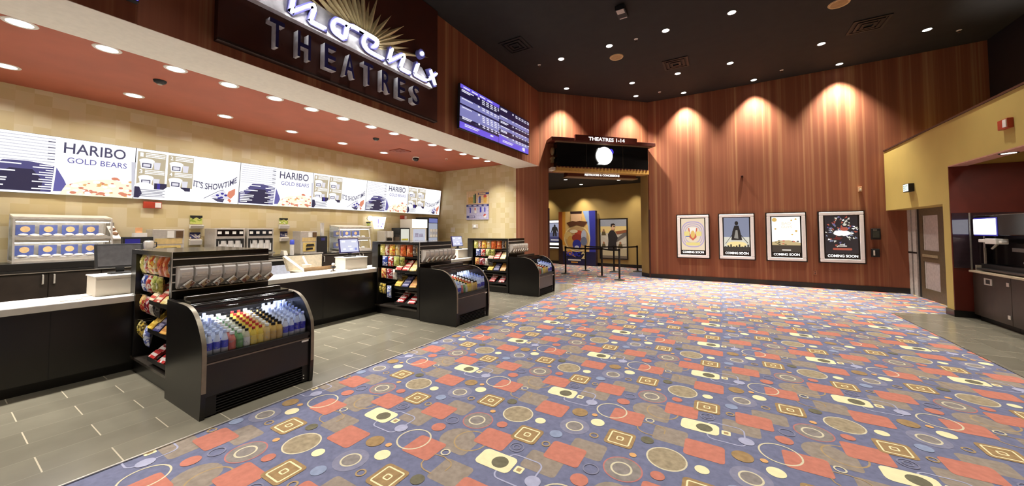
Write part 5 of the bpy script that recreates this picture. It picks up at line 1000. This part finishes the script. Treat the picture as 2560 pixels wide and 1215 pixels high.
# ================================================================== RIGHT SIDE
t=thing('exit_sign','small lit sign box on the yellow wall over the door','exit sign',(3.56,11.18,2.435)); M1(BLACKM).box(-.02,.13,-.02,.02,0,.16).build('case',t) if False else None
M1(BLACKM).box(0,.09,-.135,.135,0,.18).build('case',t,bevel=.004); M1(emi('exit_face',(236,244,240),1.3)).box(-.003,-.0005,-.125,.125,.012,.168).build('face',t)
A=Art(.0006,.0045); A.text('EXIT',-.10,.04,.10,.14,emi('exit_green',(120,170,150),.7),.01); A.build('lettering',t,mtx=frame((0,0,0),(0,-1,0),(0,0,1)))
def alcove_cabinet(y0,y1,label,first):
    t=thing('alcove_cabinet',label,'cabinet',(3.85,y0,0),'dark cabinets in the alcove'); w=y1-y0
    M1(DKWOOD).box(.02,.84,.002,w-.002,.1,.84).build('body',t); M1(BLACKM).box(.07,.84,.002,w-.002,0,.1).build('kick',t)
    d=M1(DKWOOD).box(0,.02,.004,w-.004,.10,.835).build('door',t,bevel=.002)
    M1(STEEL).box(-.008,0,w*.45,w*.66,.66,.77).build('pull_plate',d); M1(BLACKM).box(-.0095,-.008,w*.5,w*.61,.68,.75).build('pull_recess',d)
    M1(STEEL).box(-.008,0,.03,.09,.70,.76).build('hinge',t); M1(STEEL).box(-.008,0,.03,.09,.19,.25).build('hinge',t)
alcove_cabinet(8.66,9.62,'dark alcove cabinet against the red side wall',1); alcove_cabinet(7.7,8.66,'dark alcove cabinet under the near end of the drink machine',0); alcove_cabinet(6.74,7.7,'dark alcove cabinet at the right edge of the view'.replace('right edge of the view','viewer end of the alcove'),0)
o=M1(mat('alcove_top',(206,190,160),.3)).box(3.82,4.69,6.7,9.66,.84,.875).build('alcove_worktop',bevel=.005); tag(o,'pale worktop on the dark cabinets in the alcove','worktop')
t=thing('splash_panel','shiny dark acrylic splash panel on the alcove side wall','panel',(3.66,9.69,.9)); M1(mat('acrylic_dark',(52,40,44),.06,coat=.6)).box(0,.22,-.004,.006,0,1.0).box(.22,1.0,-.004,.006,0,1.0).build('sheet',t); M1(STEELD).box(0.2,.22,-.012,.0,-.02,1.0).build('edge_strip',t)
dm=thing('drink_machine','big black drink machine with a glowing screen in the alcove','drink dispenser',(3.95,8.3,.875)); M1(BLACKM).box(.0,.58,0,1.3,.0,.12).build('base',dm); M1(BLACKG).box(.12,.58,0,1.3,.12,.66).build('back_bay',dm); M1(BLACKG).box(-.06,.58,0,1.3,.62,.98).build('head',dm,bevel=.02)
M1(mat('machine_trim',(130,126,120),.25,.6)).box(-.066,-.058,.0,1.3,.955,.965).build('top_trim',dm)
sp=M1(emi('machine_screen',(236,240,255),3.0)).box(-.0725,-.062,.72,1.30,.635,.905).build('screen',dm); M1(emi('screen_halo',(60,56,170),.8)).box(-.066,-.061,.69,1.30,.615,.925).build('screen_edge',dm)
nz=MB().use(WHITE); nz.box(-.10,.0,.9,1.12,.50,.555).box(-.12,.02,.62,.9,.48,.57).box(-.09,-.02,.55,.62,.5,.54); nz.build('nozzle_block',dm,bevel=.01)
M1(STEELD).cyl((-.05,.74,.48),(-.08,.80,.40),.018,10).build('lever',dm); M1(mat('tag_grey',(120,116,112),.4)).box(.118,.12,.5,.78,.36,.42).build('info_plate',dm); M1(WHITE).box(.1,.12,.42,.5,.18,.21).build('button',dm); M1(mat('drip_grille',(90,86,82),.3,.5)).box(-.08,.1,.1,1.25,.02,.05).build('drip_grille',dm)
t=thing('cup_holder','pale cup holder block on the worktop beside the drink machine','cup holder',(3.90,9.615,.875)); M1(mat('holder_beige',(176,164,142),.4)).box(0,.1,0,.04,0,.09).box(.1,.12,0,.03,0,.4).build('block',t); M1(STEEL).tube([(.11,.02,.4),(.11,.02,.75)],.012,8).build('rod',t)
l=copy_tree(d1); l.location=(3.78,8.40,2.755); l['label']='small lamp under the pinkish edge of the alcove'; l['group']='alcove lamps'
light('AREA','lamp',(4.2,7.6,3.3),45,WARM,.2,2.6)
cove=light('SPOT','cove_lamp',(4.9,8.2,3.75),500,NEUT,.1,spot=math.radians(46),blend=.9,target=(5.0,9.7,6.0))
